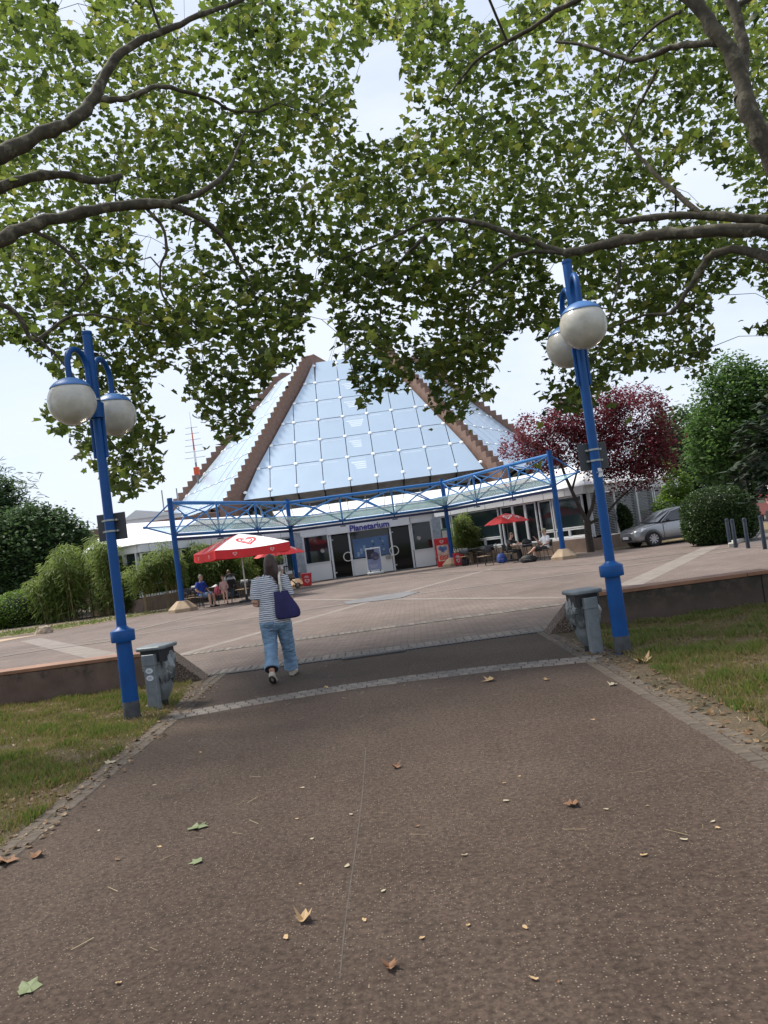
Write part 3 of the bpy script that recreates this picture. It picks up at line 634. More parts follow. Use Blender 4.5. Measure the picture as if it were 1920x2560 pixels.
# ------------------------------------------------------------------ street lamps
def globe_mat():
    m, nt, n, l, p = nodes('frosted_globe')
    a = noise(nt, 5, 6, rough=.7); r = ramp(nt, a.outputs['Fac'], [(.3, (.50, .47, .40)), (.6, (.66, .64, .58)), (.8, (.75, .74, .71))])
    tc = n.new('ShaderNodeTexCoord'); sp = n.new('ShaderNodeSeparateXYZ'); l.new(tc.outputs['Object'], sp.inputs['Vector'])
    b = noise(nt, 14, 5, rough=.7); lo = ramp(nt, sp.outputs['Z'], [(0, 0.), (1, 1.)])
    mt = n.new('ShaderNodeMath'); mt.operation = 'MULTIPLY_ADD'; l.new(sp.outputs['Z'], mt.inputs[0]); mt.inputs[1].default_value = -2.6; l.new(b.outputs['Fac'], mt.inputs[2])
    dr = ramp(nt, mt.outputs[0], [(1.0, 0.), (1.18, .8)])
    l.new(mixc(nt, dr.outputs['Color'], r.outputs['Color'], (.09, .065, .045)), p.inputs['Base Color']); p.inputs['Roughness'].default_value = .16
    p.inputs['Subsurface Weight'].default_value = .25; p.inputs['Subsurface Radius'].default_value = (.2, .2, .2); p.inputs['Specular IOR Level'].default_value = .5
    p.inputs['Transmission Weight'].default_value = .25
    return m
globeM = globe_mat()
bl = M('lamp_cap_blue', (.055, .165, .40), .42, 0, .12, 5)
signback = M('sign_back', (.045, .05, .056), .6, 0, .2, 6)
clampM = M('clamp_steel', (.34, .36, .34), .45, .6, .2, 20)
stickerM = M('sticker_white', (.66, .67, .68), .6, 0, .08, 30)
def lamp(loc, H, offs, zg, label, sign_z, sticker):
    t = empty('street_lamp', loc, 0, label, 'street lamp', 'blue globe lamps flanking the path')
    mb = MB(); mb.lathe([(.094, 0), (.090, .3), (.086, .90)], 24); mb.build('base_sleeve', blue, t, smooth=True)
    mb = MB(); mb.lathe([(.093, .005), (.0945, .02), (.0935, .2), (.0905, .21)], 24); mb.build('base_boot', M('scuffed_black', (.05, .052, .055), .75, 0, .4, 12), t, smooth=True)
    mb = MB(); mb.lathe([(.088, .88), (.13, .885), (.134, .90), (.134, 1.0), (.128, 1.012), (.075, 1.035), (.056, 1.06)], 28); mb.build('collar', blue, t, smooth=True)
    mb = MB(); mb.lathe([(.056, 1.05), (.055, 2.4), (.053, H-.02), (.05, H)], 24); mb.build('pole', blue, t, smooth=True)
    mb = MB(); mb.lathe([(.05, H), (.057, H), (.057, H+.03), (.048, H+.035)], 20); mb.build('pole_cap', blue, t, smooth=True)
    mb = MB(); mb.lathe([(.06, zg-.12), (.088, zg-.115), (.092, zg+.06), (.06, zg+.065)], 24); mb.build('bracket', blue, t, smooth=True)
    mb = MB(); mb.lathe([(.056, zg+.085), (.066, zg+.087), (.066, zg+.11), (.056, zg+.112)], 20); mb.build('clamp_ring', clampM, t, smooth=True)
    for a in (PI, 0): 
        mb = MB(); mb.box((math.cos(a)*.07, 0, zg-.35), (.03, .035, .45)); mb.build('cable_cover', blue, t, bevel=.004)
    for ox, oy in offs:
        d = Vector((ox, oy, 0)); Ln = d.length; d.normalize(); gr = .255; capz = zg+.20
        arm = []
        for k in range(15):
            th = PI*k/14; r = (Ln-.08)/2; arm.append(d*(.08+r-r*math.cos(th))+Vector((0, 0, zg+.42+r*1.05*math.sin(th))))
        arm = [d*.08+Vector((0, 0, zg-.02))]+arm+[d*Ln+Vector((0, 0, capz))]
        mb = MB(); mb.tube(arm, .032, 14); a_ = mb.build('arm', blue, t, smooth=True)
        mb = MB(); mb.lathe([(gr*math.cos(th), gr*math.sin(th)) for th in np.linspace(R(-89), R(42), 26)], 36); gl = mb.build('globe', globeM, t, smooth=True); gl.location = d*Ln+Vector((0, 0, zg))
        mb = MB(); gc = gr+.012; mb.lathe([(gc*math.cos(R(36)), gc*math.sin(R(36))-.006)]+[(gc*math.cos(th), gc*math.sin(th)) for th in np.linspace(R(37), R(90), 10)], 36); c_ = mb.build('globe_cap', bl, t, smooth=True); c_.location = gl.location
        mb = MB(); mb.tube([(0, 0, .19), (0, 0, .05), (0, 0, -.02)], [.05, .06, .02], 10); b_ = mb.build('bulb', M('bulb_grey', (.12, .12, .12), .4), gl)
    mb = MB(); mb.box((0, .075, sign_z), (.33, .012, .31)); s_ = mb.build('sign_plate', signback, t, bevel=.004)
    for dz in (-.055, .07):
        mb = MB(); mb.lathe([(.056, -.01), (.063, -.01), (.063, .01), (.056, .01)], 18); mb.bar((-.085, .06, 0), (.085, .06, 0), .018, .02); mb.box((.08, .03, 0), (.02, .05, .02)); mb.box((-.08, .03, 0), (.02, .05, .02)); c_ = mb.build('clamp', clampM, s_); c_.location = (0, 0, sign_z+dz)
    if sticker:
        mb = MB(); seg = 12; a0 = R(-90-32); vs = []
        cs = []
        for k in range(24): cs.append((.052*math.cos(2*PI*k/24), .052*math.sin(2*PI*k/24)))
        vs = [(.0575*math.sin(x/.0575), -.0575*math.cos(x/.0575), z) for x, z in cs]; vs = [(0, -.0575, 0)]+vs
        mb.add(vs, [(0, 1+k, 1+(k+1) % 24) for k in range(24)]); o = mb.build('sticker', stickerM, t); o.location = (.01, 0, sign_z-.2)
        mb = MB(); mb.box((.01, -.0585, sign_z-.195), (.07, .003, .012)); mb.build('sticker_print', M('print_grey', (.22, .25, .3), .6), o); children(o)
        for c in o.children: c.location = (-.01, 0, -(sign_z-.2))
lamp((-3.13, 8.78, 0), 4.44, [(-.08, -.47), (.04, .50)], 3.57, 'blue globe lamp standing on the left lawn beside the litter bin', 2.2, False)
lamp((2.475, 8.78, 0), 4.52, [(-.05, -.46), (.0, .48)], 3.66, 'blue globe lamp with round white sticker on the right lawn', 2.27, True)

# ------------------------------------------------------------------ litter bins
bagM = M('bin_bag_film', (.13, .145, .145), .12, 0, .6, 6, 1.0, 16, spec=1.0)
def bin_(loc, rz, label, stickers):
    t = empty('litter_bin', loc, rz, label, 'litter bin', 'galvanised litter bins beside the lamps')
    mb = MB(); mb.box((0, -.06, .33), (.145, .075, .66)); po = mb.build('post', steel, t, bevel=.006)
    mb = MB(); mb.box((0, -.062, .595), (.165, .092, .13)); mb.build('post_head', steel, t, bevel=.006)
    mb = MB(); poly = [(-.19, -.16), (-.15, -.2), (.15, -.2), (.19, -.16), (.19, .16), (.15, .2), (-.15, .2), (-.19, .16)]; mb.prism([(x, y+.12) for x, y in poly], .70, .745); mb.build('lid', steel, t, bevel=.012)
    mb = MB(); mb.prism([(x*.8, y*.8+.12) for x, y in poly], .56, .70); mb.build('neck', black, t)
    mb = MB(); mb.lathe([(.05, .08), (.10, .16), (.13, .24), (.135, .58), (.13, .585)], 20, (0, .15, 0)); mb.build('basket', steel, t, smooth=True)
    mb = MB(); mb.lathe([(.05, 0), (.05, .16)], 10, (0, .15, 0)); mb.build('foot', black, t)
    # crumpled bag collar hanging over the rim
    mb = MB(); n = 44; rows = []
    for k, (z, r0, am) in enumerate(((.66, .138, .006), (.655, .155, .012), (.60, .168, .022), (.54, .176, .03), (.47, .18, .036), (.40, .176, .038), (.345, .168, .042), (.31, .155, .042))):
        ring = []
        for j in range(n):
            a = 2*PI*j/n; w = am*(math.sin(5*a+k*.4)+.8*math.sin(11*a-k*.7)+.6*math.sin(17*a+k*1.1)+random.uniform(-.5, .5)); rr = r0+w*.6
            ring.append((rr*math.cos(a), .15+rr*.95*math.sin(a), z+(w*.9 if k > 4 else 0)))
        rows.append(ring)
    mb.add([v for r_ in rows for v in r_], [(i*n+j, i*n+(j+1) % n, (i+1)*n+(j+1) % n, (i+1)*n+j) for i in range(len(rows)-1) for j in range(n)]); o = mb.build('bin_bag', bagM, t, fix=False, smooth=True)
    if stickers:
        for z in (.47, .385):
            mb = MB(); mb.lathe([(.001, .003), (.045, .003), (.046, 0)], 20); s_ = mb.build('sticker', stickerM, t); s_.location = (0, -.098, z); s_.rotation_euler = (PI/2, 0, 0); s_.scale = (1.05, .72, 1)
            mb = MB()
            for q in range(3): mb.box((0, .012-.012*q, .004), (.05-.012*abs(q-1), .005, .002))
            mb.build('sticker_print', M('print_grey', (.22, .25, .3), .6), s_)
    return t
bin_((-2.97, 9.22, 0), R(-14), 'grey litter bin with two oval stickers beside the left lamp', True)
bin_((2.22, 9.05, 0), R(10), 'grey litter bin with dented plain post beside the right lamp', False)

# ------------------------------------------------------------------ heart emblem used on the ice-cream parasols
def heart_pts(s, n=26):
    return [(s*.0625*16*math.sin(t)**3, s*.0625*(13*math.cos(t)-5*math.cos(2*t)-2*math.cos(3*t)-math.cos(4*t))) for t in np.linspace(0, 2*PI, n)]
def emblem(mb, fn, s, w=.11):
    for sc, wd in ((1.0, w), (.58, w*.9)):
        P_ = heart_pts(s*sc); Q_ = heart_pts(s*sc*(1-wd*1.6))
        for k in range(len(P_)-1):
            mb.quad(fn(*P_[k]), fn(*P_[k+1]), fn(*Q_[k+1]), fn(*Q_[k]))
def parasol(loc, rz, side, h_edge, h_apex, cols_, label, n, pole_r, pole_mat, valance, logos, lm, tilt=0):
    t = empty('parasol', loc, rz, label, 'parasol', 'ice cream parasols on the terraces'); t.rotation_euler = (tilt, 0, rz)
    mb = MB(); mb.cyl((0, 0, 0), (0, 0, h_apex-.02), pole_r, pole_r, 12); mb.build('pole', pole_mat, t, smooth=True)
    mb = MB(); mb.lathe([(.32, 0), (.32, .06), (.06, .1), (.05, .3)], 20); mb.build('parasol_base', dark, t, smooth=True)
    corner = lambda k: Vector((side*math.cos(2*PI*k/n), side*math.sin(2*PI*k/n), h_edge))
    ap = Vector((0, 0, h_apex))
    def surf(a, b, u, v, lift=0):                  # u across 0..1, v from edge 0 to apex 1
        p = a.lerp(b, u).lerp(ap, v); bulge = (.06*side if n > 4 else .02*side)*math.sin(PI*v); sag = -.03*side*math.sin(PI*u)*(1-v); return p+Vector((0, 0, bulge+sag+lift))
    for k in range(n):
        a, b = corner(k), corner(k+1); mb = MB(); NU, NV = 6, 6; vs = [surf(a, b, i/NU, j/NV) for j in range(NV+1) for i in range(NU+1)]
        mb.add(vs, [(j*(NU+1)+i, j*(NU+1)+i+1, (j+1)*(NU+1)+i+1, (j+1)*(NU+1)+i) for j in range(NV) for i in range(NU)])
        pn = mb.build('canopy_panel', cols_[k % len(cols_)], t, smooth=True, fix=False)
        if valance:
            mb = MB(); vs = []
            for i in range(9):
                u = i/8; p = surf(a, b, u, 0); q = p*1.005; vs += [p, Vector((q.x, q.y, p.z-valance*(1+.06*math.sin(9*u)))) ]
            mb.add(vs, [(2*i, 2*i+1, 2*i+3, 2*i+2) for i in range(8)]); vl = mb.build('valance', red, pn, fix=False)
            mid = (a+b)/2; al = (b-a).normalized(); outv = Vector((mid.x, mid.y, 0)).normalized()
            for u in ((.25, .75) if n == 4 else (.5,)):
                mb = MB(); c0 = surf(a, b, u, 0)+outv*.03; emblem(mb, lambda x, y: c0+al*x+Vector((0, 0, y-valance*.5)), .085); mb.build('valance_emblem', logow, vl, fix=False)
        if k in logos:
            mb = MB(); s, v0, dx, wdt = logos[k]; Lb = (b-a).length; Hb = (ap-(a+b)/2).length
            def fn(x, y):
                v = v0+y/Hb; return surf(a, b, .5+(x/Lb+dx)/(1-v), v, .014)
            emblem(mb, fn, s, wdt); mb.build('emblem', lm[k], pn, fix=False)
        mb = MB(); mb.tube([a+Vector((0, 0, -.03)), ap*.98+Vector((0, 0, -.08))], .012, 5); mb.build('rib', pole_mat, t)
    return t
whitepole = M('pole_white', (.62, .58, .53), .5, 0, .08, 3)
pb = g(622, 1500)
parasol((-5.92, 31.0, 0), R(-106), 2.14, 2.16, 2.74, [wht, red, wht, red], 'large square red and white parasol over the seated group on the left', 4, .03, whitepole, .33, {3: (.5, .38, .02, .11), 0: (.42, .42, 0, .15), 1: (.42, .4, 0, .14)}, {3: logow, 0: red, 1: logow})
parasol((-5.2, 36.6, 0), R(10), 1.22, 1.70, 2.2, [red], 'small round red parasol partly hidden behind the walking woman', 8, .02, steel, 0, {5: (.22, .36, 0, .16), 6: (.22, .36, 0, .16), 7: (.22, .36, 0, .16)}, {5: logow, 6: logow, 7: logow})
parasol((5.55, 35.6, 0), R(22), 1.06, 1.78, 2.22, [red], 'small round red parasol over the empty tables on the right', 8, .018, steel, 0, {5: (.22, .45, 0, .16), 6: (.15, .36, 0, .16)}, {5: logow, 6: logow})

# ------------------------------------------------------------------ boards, pots and boxes by the entrance
def text_mesh(body, size, mat, ext=.002, off=.004):
    c = bpy.data.curves.new('t', 'FONT'); c.body = body; c.size = size; c.extrude = ext; c.align_x = 'CENTER'; c.offset = off
    o = bpy.data.objects.new('tmp', c); COL.objects.link(o); dg = bpy.context.evaluated_depsgraph_get(); dg.update()
    m_ = bpy.data.meshes.new_from_object(o.evaluated_get(dg)); bpy.data.objects.remove(o); m_.materials.clear(); m_.materials.append(mat); return m_
# poster stand
t = empty('poster_stand', (at(940, 1437, 40.6).x, 40.6, 0), R(3), 'white framed poster stand with glowing planet poster between the doors', 'sign')
mb = MB(); mb.box((0, 0, .11), (.86, .42, .10)); mb.build('base', wframe, t, bevel=.02)
mb = MB(); mb.box((0, 0, .82), (.80, .05, 1.22)); fr = mb.build('frame', wframe, t, bevel=.01)
mb = MB(); mb.box((0, -.028, .82), (.70, .008, 1.10)); po = mb.build('poster', M('poster_lilac', (.22, .26, .42), .35, 0, .2, 2), t)
mb = MB(); mb.box((-.14, -.034, 1.10), (.40, .004, .50)); mb.build('poster_dark', M('poster_night', (.012, .016, .04), .35, 0, .3, 3), po)
mb = MB(); mb.lathe([(.001, .004), (.22, .004), (.22, 0)], 28); o = mb.build('poster_planet', M('planet_glow', (.06, .07, .15), .35, 0, .6, 6, dirt=((.55, .25, .08), 5, .55, .8)), po); o.location = (.08, -.036, .98); o.rotation_euler = (PI/2, 0, 0)
for q in range(3): mb = MB(); mb.box((-.05, -.034, .52-.06*q), (.46-.1*q, .003, .018)); mb.build('poster_text', M('print_pale', (.5, .5, .6), .5), po)
for x in (-.26, .26): mb = MB(); mb.box((x, -.05, .2), (.05, .06, .12)); mb.build('bracket', black, t)
# ice cream A-board
p_ = g(1110, 1416); t = empty('ice_cream_board', (at(1113, 1405, 39.6).x, 39.6, 0), R(-12), 'red folding ice cream board reading EIS beside the third column', 'sign')
for s_, nm in ((-1, 'front_panel'), (1, 'rear_panel')):
    mb = MB(); a = R(10)*-s_; Mr = Matrix.Rotation(a, 3, 'X'); mb.box((0, s_*.22, .72), (.78, .03, 1.5), rot=Mr); f_ = mb.build(nm, M('sign_red', (.55, .02, .03), .45, 0, .08, 3), t, bevel=.01)
    if s_ < 0:
        Bq = lambda x, z, lift: Vector((0, -.22, .72)) + Mr @ Vector((x, -.018-lift, z-.72))
        mb = MB(); mb.quad(Bq(-.30, .28, .002), Bq(.30, .28, .002), Bq(.30, 1.12, .002), Bq(-.30, 1.12, .002)); mb.build('poster', M('poster_cream', (.62, .44, .36), .5, 0, .35, 7), f_, fix=False)
        mb = MB(); emblem(mb, lambda x, y: Bq(x, 1.29+y, .004), .10, .14); mb.build('emblem', logow, f_, fix=False)
        mb = MB()
        for q, (x, z, r, sx) in enumerate(((-.1, .95, .12, 1), (.1, .93, .11, 1.2), (0, .82, .1, 1))):
            k = 12; mb.add([Bq(x, z, .005)]+[Bq(x+r*math.cos(2*PI*i/k)*sx, z+r*math.sin(2*PI*i/k), .005) for i in range(k)], [(0, 1+i, 1+(i+1) % k) for i in range(k)])
        mb.build('ice_cream_picture', M('picture_blue', (.10, .18, .42), .5, 0, .6, 12), f_, fix=False)
        tm2 = text_mesh('EIS!', .30, M('eis_red', (.62, .05, .04), .5), .001, .012); o = link('lettering', tm2, f_); o.location = Bq(0, .36, .006); o.rotation_euler = (PI/2+a, 0, 0)
def red_bin(px, py, Y, rz, label):
    t = empty('ice_cream_bin', (at(px, py, Y).x, Y, 0), rz, label, 'bin', 'red ice cream bins by the column feet')
    mb = MB(); prof = [(.20, .02), (.25, .60)]
    vs = [(x*r/.25, y*r/.25, z) for r, z in ((.2, .02), (.25, .60)) for x, y in ((-.25, -.2), (.25, -.2), (.25, .2), (-.25, .2))]
    mb.add(vs, [(3, 2, 1, 0), (4, 5, 6, 7)]+[(i, (i+1) % 4, 4+(i+1) % 4, 4+i) for i in range(4)]); mb.build('bin_body', MAT['sign_red'], t, bevel=.015)
    mb = MB(); mb.box((0, 0, .61), (.53, .43, .03)); mb.build('rim', MAT['sign_red'], t, bevel=.008)
    mb = MB(); emblem(mb, lambda x, y: Vector((x, -.178-.06*(.26+y)*.9-.008, .26+y)), .12, .14)
    for q in range(3): mb.box((-.02, -.205, .43+.035*q), (.26-.06*q, .004, .016))
    mb.build('emblem', logow, t, fix=False)
red_bin(769, 1462, 38.0, R(8), 'small red ice cream bin between the second column and the entrance'); red_bin(1147, 1402, 38.4, R(-10), 'small red ice cream bin right of the third column')
# glazed menu box on a post
t = empty('menu_case', (at(1117, 1330, 40.4).x, 40.4, 0), R(-10), 'green framed glass menu case half hidden behind the third column', 'sign')
mb = MB(); mb.box((0, 0, 1.55), (.62, .1, .75)); mb.build('case', M('case_green', (.05, .14, .08), .5), t, bevel=.01)
mb = MB(); mb.box((0, -.055, 1.53), (.5, .01, .6)); mb.build('menu_sheet', M('paper', (.6, .62, .58), .7, 0, .1, 5), t)
mb = MB(); mb.box((0, 0, .6), (.07, .07, 1.2)); mb.build('post', MAT['case_green'], t)

# ------------------------------------------------------------------ terrace furniture
tableM = M('table_top_grey', (.13, .13, .135), .4, .2, .2, 6)
def make_chair(seatm=wood):
    t = empty('terrace_chair'); r = .013
    for sx in (-1, 1):
        mb = MB(); mb.tube([(sx*.27, -.22, 0), (sx*.265, -.2, .64), (sx*.26, -.16, .67), (sx*.25, .18, .66)], r, 6); mb.build('front_leg', dark, t, smooth=True)
        mb = MB(); mb.tube([(sx*.25, .27, 0), (sx*.235, .2, .45), (sx*.22, .27, .84)], r, 6); mb.build('rear_leg', dark, t, smooth=True)
        mb = MB(); mb.tube([(sx*.265, -.2, .42), (sx*.235, .2, .43)], r*.9, 6); mb.build('seat_rail', dark, t, smooth=True)
    for k in range(5): mb = MB(); mb.box((0, -.17+.085*k, .445), (.47, .07, .018)); mb.build('seat_slat', seatm, t, bevel=.004)
    mb = MB(); vs = []
    for i in range(7):
        x = -.215+i*.0717; c = .03*(1-(x/.215)**2)
        for z, y in ((.56, .21), (.70, .235), (.84, .262)): vs += [(x, y+c, z)]
    fs = [(i*3+j, (i+1)*3+j, (i+1)*3+j+1, i*3+j+1) for i in range(6) for j in range(2)]; mb.add(vs, fs); o = mb.build('backrest', M('chair_grey', (.055, .06, .066), .5, 0, .15, 5), t, smooth=True, fix=False)
    sd_ = o.modifiers.new('s', 'SOLIDIFY'); sd_.thickness = .014
    return t
chair0 = make_chair(); first = [True]
def chair(x, y, rz, label):
    c = chair0 if first[0] else copy_tree(chair0); first[0] = False
    c.location = (x, y, 0); c.rotation_euler = (0, 0, rz); tag(c, label, 'chair', 'dark metal terrace chairs'); return c
def table(x, y, rz, label, rnd=False):
    t = empty('terrace_table', (x, y, 0), rz, label, 'table', 'grey terrace tables')
    mb = MB()
    if rnd: mb.lathe([(.40, .715), (.41, .722), (.41, .738), (.40, .745)], 26)
    else: mb.box((0, 0, .73), (.76, .76, .03))
    mb.build('table_top', tableM, t, bevel=.006)
    for sx in (-1, 1):
        for sy in (-1, 1): mb = MB(); mb.tube([(sx*.3, sy*.3, 0), (sx*.31, sy*.31, .715)], .018, 8); mb.build('leg', dark, t)
    return t
def ux(cx, cy, ox, oy, s): return g(ox+cx/s, oy+cy/s)
# right terrace (crop 1140,1280 at 5.925)
for (cx, cy, rz, lab) in ((120, 800, -.5, 'terrace chair with black bag under it nearest the red board'), (440, 800, -2.4, 'empty terrace chair with wood seat standing nearest the plaza on the right'),
    (560, 740, .3, 'empty terrace chair tucked in at the middle right table'), (300, 745, .9, 'empty terrace chair on the far side of the table by the green climber'), (830, 755, 1.05, 'terrace chair on which the boy in black sits'),
    (690, 690, .2, 'empty terrace chair behind the blue bag'), (1110, 690, 2.7, 'empty terrace chair across the table from the boy in black'), (1350, 712, -1.3, 'terrace chair on which the man in the cap sits')):
    q = ux(cx, cy, 1140, 1280, 5.925); chair(q.x, q.y+.1, rz, lab)
for (cx, cy, lab) in ((240, 770, 'square grey table beside the green climber on the right terrace'), (590, 735, 'grey table with a white cup in the middle of the right terrace'), (1120, 725, 'grey table between the boy in black and the man in the cap')):
    q = ux(cx, cy, 1140, 1280, 5.925); table(q.x, q.y+.15, R(20), lab)
q = ux(590, 735, 1140, 1280, 5.925); mb = MB(); mb.lathe([(.03, 0), (.045, .11), (.04, .11), (.028, .01)], 14, (q.x+.1, q.y, .746)); tag(mb.build('cup', wht, smooth=True), 'white paper cup on the middle right table', 'cup')
def bag(x, y, s, mat, label, name='bag'):
    t = empty(name, (x, y, 0), random.uniform(-.5, .5), label, 'bag')
    mb = MB(); vs = [(0, 0, 0)]; prof = [(.75, 0), (1, .12), (1.02, .45), (.85, .8), (.5, 1.0), (.05, 1.03)]
    mb2 = MB(); n = 18; ring = []
    for k, (r, z) in enumerate(prof):
        for j in range(n):
            a = 2*PI*j/n; w = 1+.10*math.sin(3*a+k)+.05*math.sin(7*a-k*2); ring.append((s[0]*r*w*math.cos(a), s[1]*r*w*math.sin(a), s[2]*z))
    mb2.add(ring, [(i*n+j, i*n+(j+1) % n, (i+1)*n+(j+1) % n, (i+1)*n+j) for i in range(len(prof)-1) for j in range(n)]+[tuple(range(n-1, -1, -1))]); mb2.build('bag_body', mat, t, smooth=True)
    mb = MB(); mb.tube([(s[0]*.4*math.cos(a), -.02, s[2]*(.9+.3*math.sin(a))) for a in np.linspace(0, PI, 9)], .012, 6); mb.build('handle', mat, t)
    mb = MB(); mb.box((0, -s[1]*1.02, s[2]*.3), (s[0]*1.1, .04, s[2]*.36)); mb.build('pocket', mat, t, bevel=.02)
bluebag = M('bag_blue', (.03, .07, .28), .7, 0, .5, 6); blackbag = M('bag_black', (.012, .012, .014), .7, 0, .3, 8)
for (cx, cy, s, m_, lab) in ((140, 795, (.17, .14, .42), blackbag, 'black backpack on the ground under the leftmost right-terrace chair'), (685, 755, (.22, .15, .42), bluebag, 'blue shopping bag on the ground beside the boy'), (1080, 745, (.34, .18, .30), blackbag, 'slumped black bag on the ground at the boy\'s feet')):
    q = ux(cx, cy, 1140, 1280, 5.925); bag(q.x, q.y, s, m_, lab)
mb = MB(); q = ux(1120, 725, 1140, 1280, 5.925)
bag(q.x-.1, q.y+.1, (.2, .12, .2), blackbag, 'dark bag lying on the table in front of the boy'); 
for o in COL.objects:
    if o.get('label', '').startswith('dark bag lying'): o.location.z = .746
# left terrace (crop 440,1380 at 7.54)
for (cx, cy, rz, lab) in ((270, 1080, .9, 'empty terrace chair nearest the left column foot'), (330, 1010, -.3, 'empty terrace chair behind the man in blue'), (520, 1055, 1.13, 'terrace chair on which the man in the blue shirt sits'),
    (930, 1000, .26, 'terrace chair with pink bag on which the girl sits'), (1260, 900, -.4, 'empty terrace chair behind the white parasol pole'), (1040, 880, 1.9, 'terrace chair on which the person in jeans sits')):
    q = ux(cx, cy, 440, 1380, 7.54); chair(q.x, q.y+.12, rz, lab)
q = ux(800, 1000, 440, 1380, 7.54); table(q.x, q.y+.35, R(10), 'grey table between the man in blue and the girl')
mb = MB(); mb.add([(-.16, -.1, 0), (.14, -.12, .004), (.17, .1, .05), (-.13, .12, .01), (0, 0, .09)], [(0, 1, 4), (1, 2, 4), (2, 3, 4), (3, 0, 4), (3, 2, 1, 0)]); o = mb.build('crumpled_napkin', wht); o.location = (q.x-.1, q.y+.35, .746); tag(o, 'white crumpled paper on the table beside the man in blue', 'paper')
q = ux(1330, 880, 440, 1380, 7.54); table(q.x+.3, q.y+1.6, 0, 'white-edged table behind the parasol pole on the left terrace')
q = ux(905, 760, 440, 1380, 7.54)

# ------------------------------------------------------------------ strollers
def stroller(x, y, rz, label):
    t = empty('stroller', (x, y, 0), rz, label, 'stroller', 'black strollers on the left terrace')
    for sx in (-1, 1):
        for yy, r in ((-.35, .11), (.3, .14)):
            mb = MB(); mb.tube([(sx*.25+.03*math.cos(0), yy+r*math.cos(a), r+.01+r*math.sin(a)) for a in np.linspace(0, 2*PI, 17)], .022, 6, caps=False); w_ = mb.build('wheel', black, t, smooth=True)
            mb = MB(); mb.cyl((sx*.25-.02, yy, r+.01), (sx*.25+.08, yy, r+.01), .04, .04, 8)
            for q_ in range(3): a = q_*PI/3; mb.bar((sx*.28, yy-r*math.cos(a), r+.01-r*math.sin(a)), (sx*.28, yy+r*math.cos(a), r+.01+r*math.sin(a)), .012, .012)
            mb.build('hub', steel, w_)
        mb = MB(); mb.tube([(sx*.23, -.35, .12), (sx*.22, .0, .5), (sx*.21, .42, 1.0), (sx*.20, .55, 1.06)], .014, 6); mb.tube([(sx*.23, .3, .15), (sx*.22, 0, .5)], .014, 6); mb.build('frame', dark, t, smooth=True)
    mb = MB(); mb.tube([(-.2, .55, 1.06), (.2, .55, 1.06)], .018, 8); mb.build('handle', black, t)
    mb = MB(); mb.box((0, -.08, .48), (.38, .42, .07)); mb.box((0, .16, .68), (.38, .07, .46), rot=Matrix.Rotation(R(-24), 3, 'X')); mb.build('seat', blackbag, t, bevel=.03)
    mb = MB(); n = 10; vs = []
    for i in range(n+1):
        a = R(-10)+R(115)*i/n
        for j in range(7): x_ = -.22+.44*j/6; rr = .36*(1-.10*(abs(j-3)/3)**2); vs.append((x_, .12-rr*math.cos(a)*-1*-1, .78+rr*math.sin(a)))
    mb.add(vs, [(i*7+j, i*7+j+1, (i+1)*7+j+1, (i+1)*7+j) for i in range(n) for j in range(6)]); o = mb.build('hood', blackbag, t, smooth=True, fix=False); sd_ = o.modifiers.new('s', 'SOLIDIFY'); sd_.thickness = .02
    return t
q = ux(1120, 880, 440, 1380, 7.54); stroller(q.x-.25, q.y+.55, R(200), 'black stroller with raised hood behind the girl')
q = at(727, 1470, 37.4); stroller(q.x, 37.4, R(95), 'black stroller with bent handle beside the bending person')
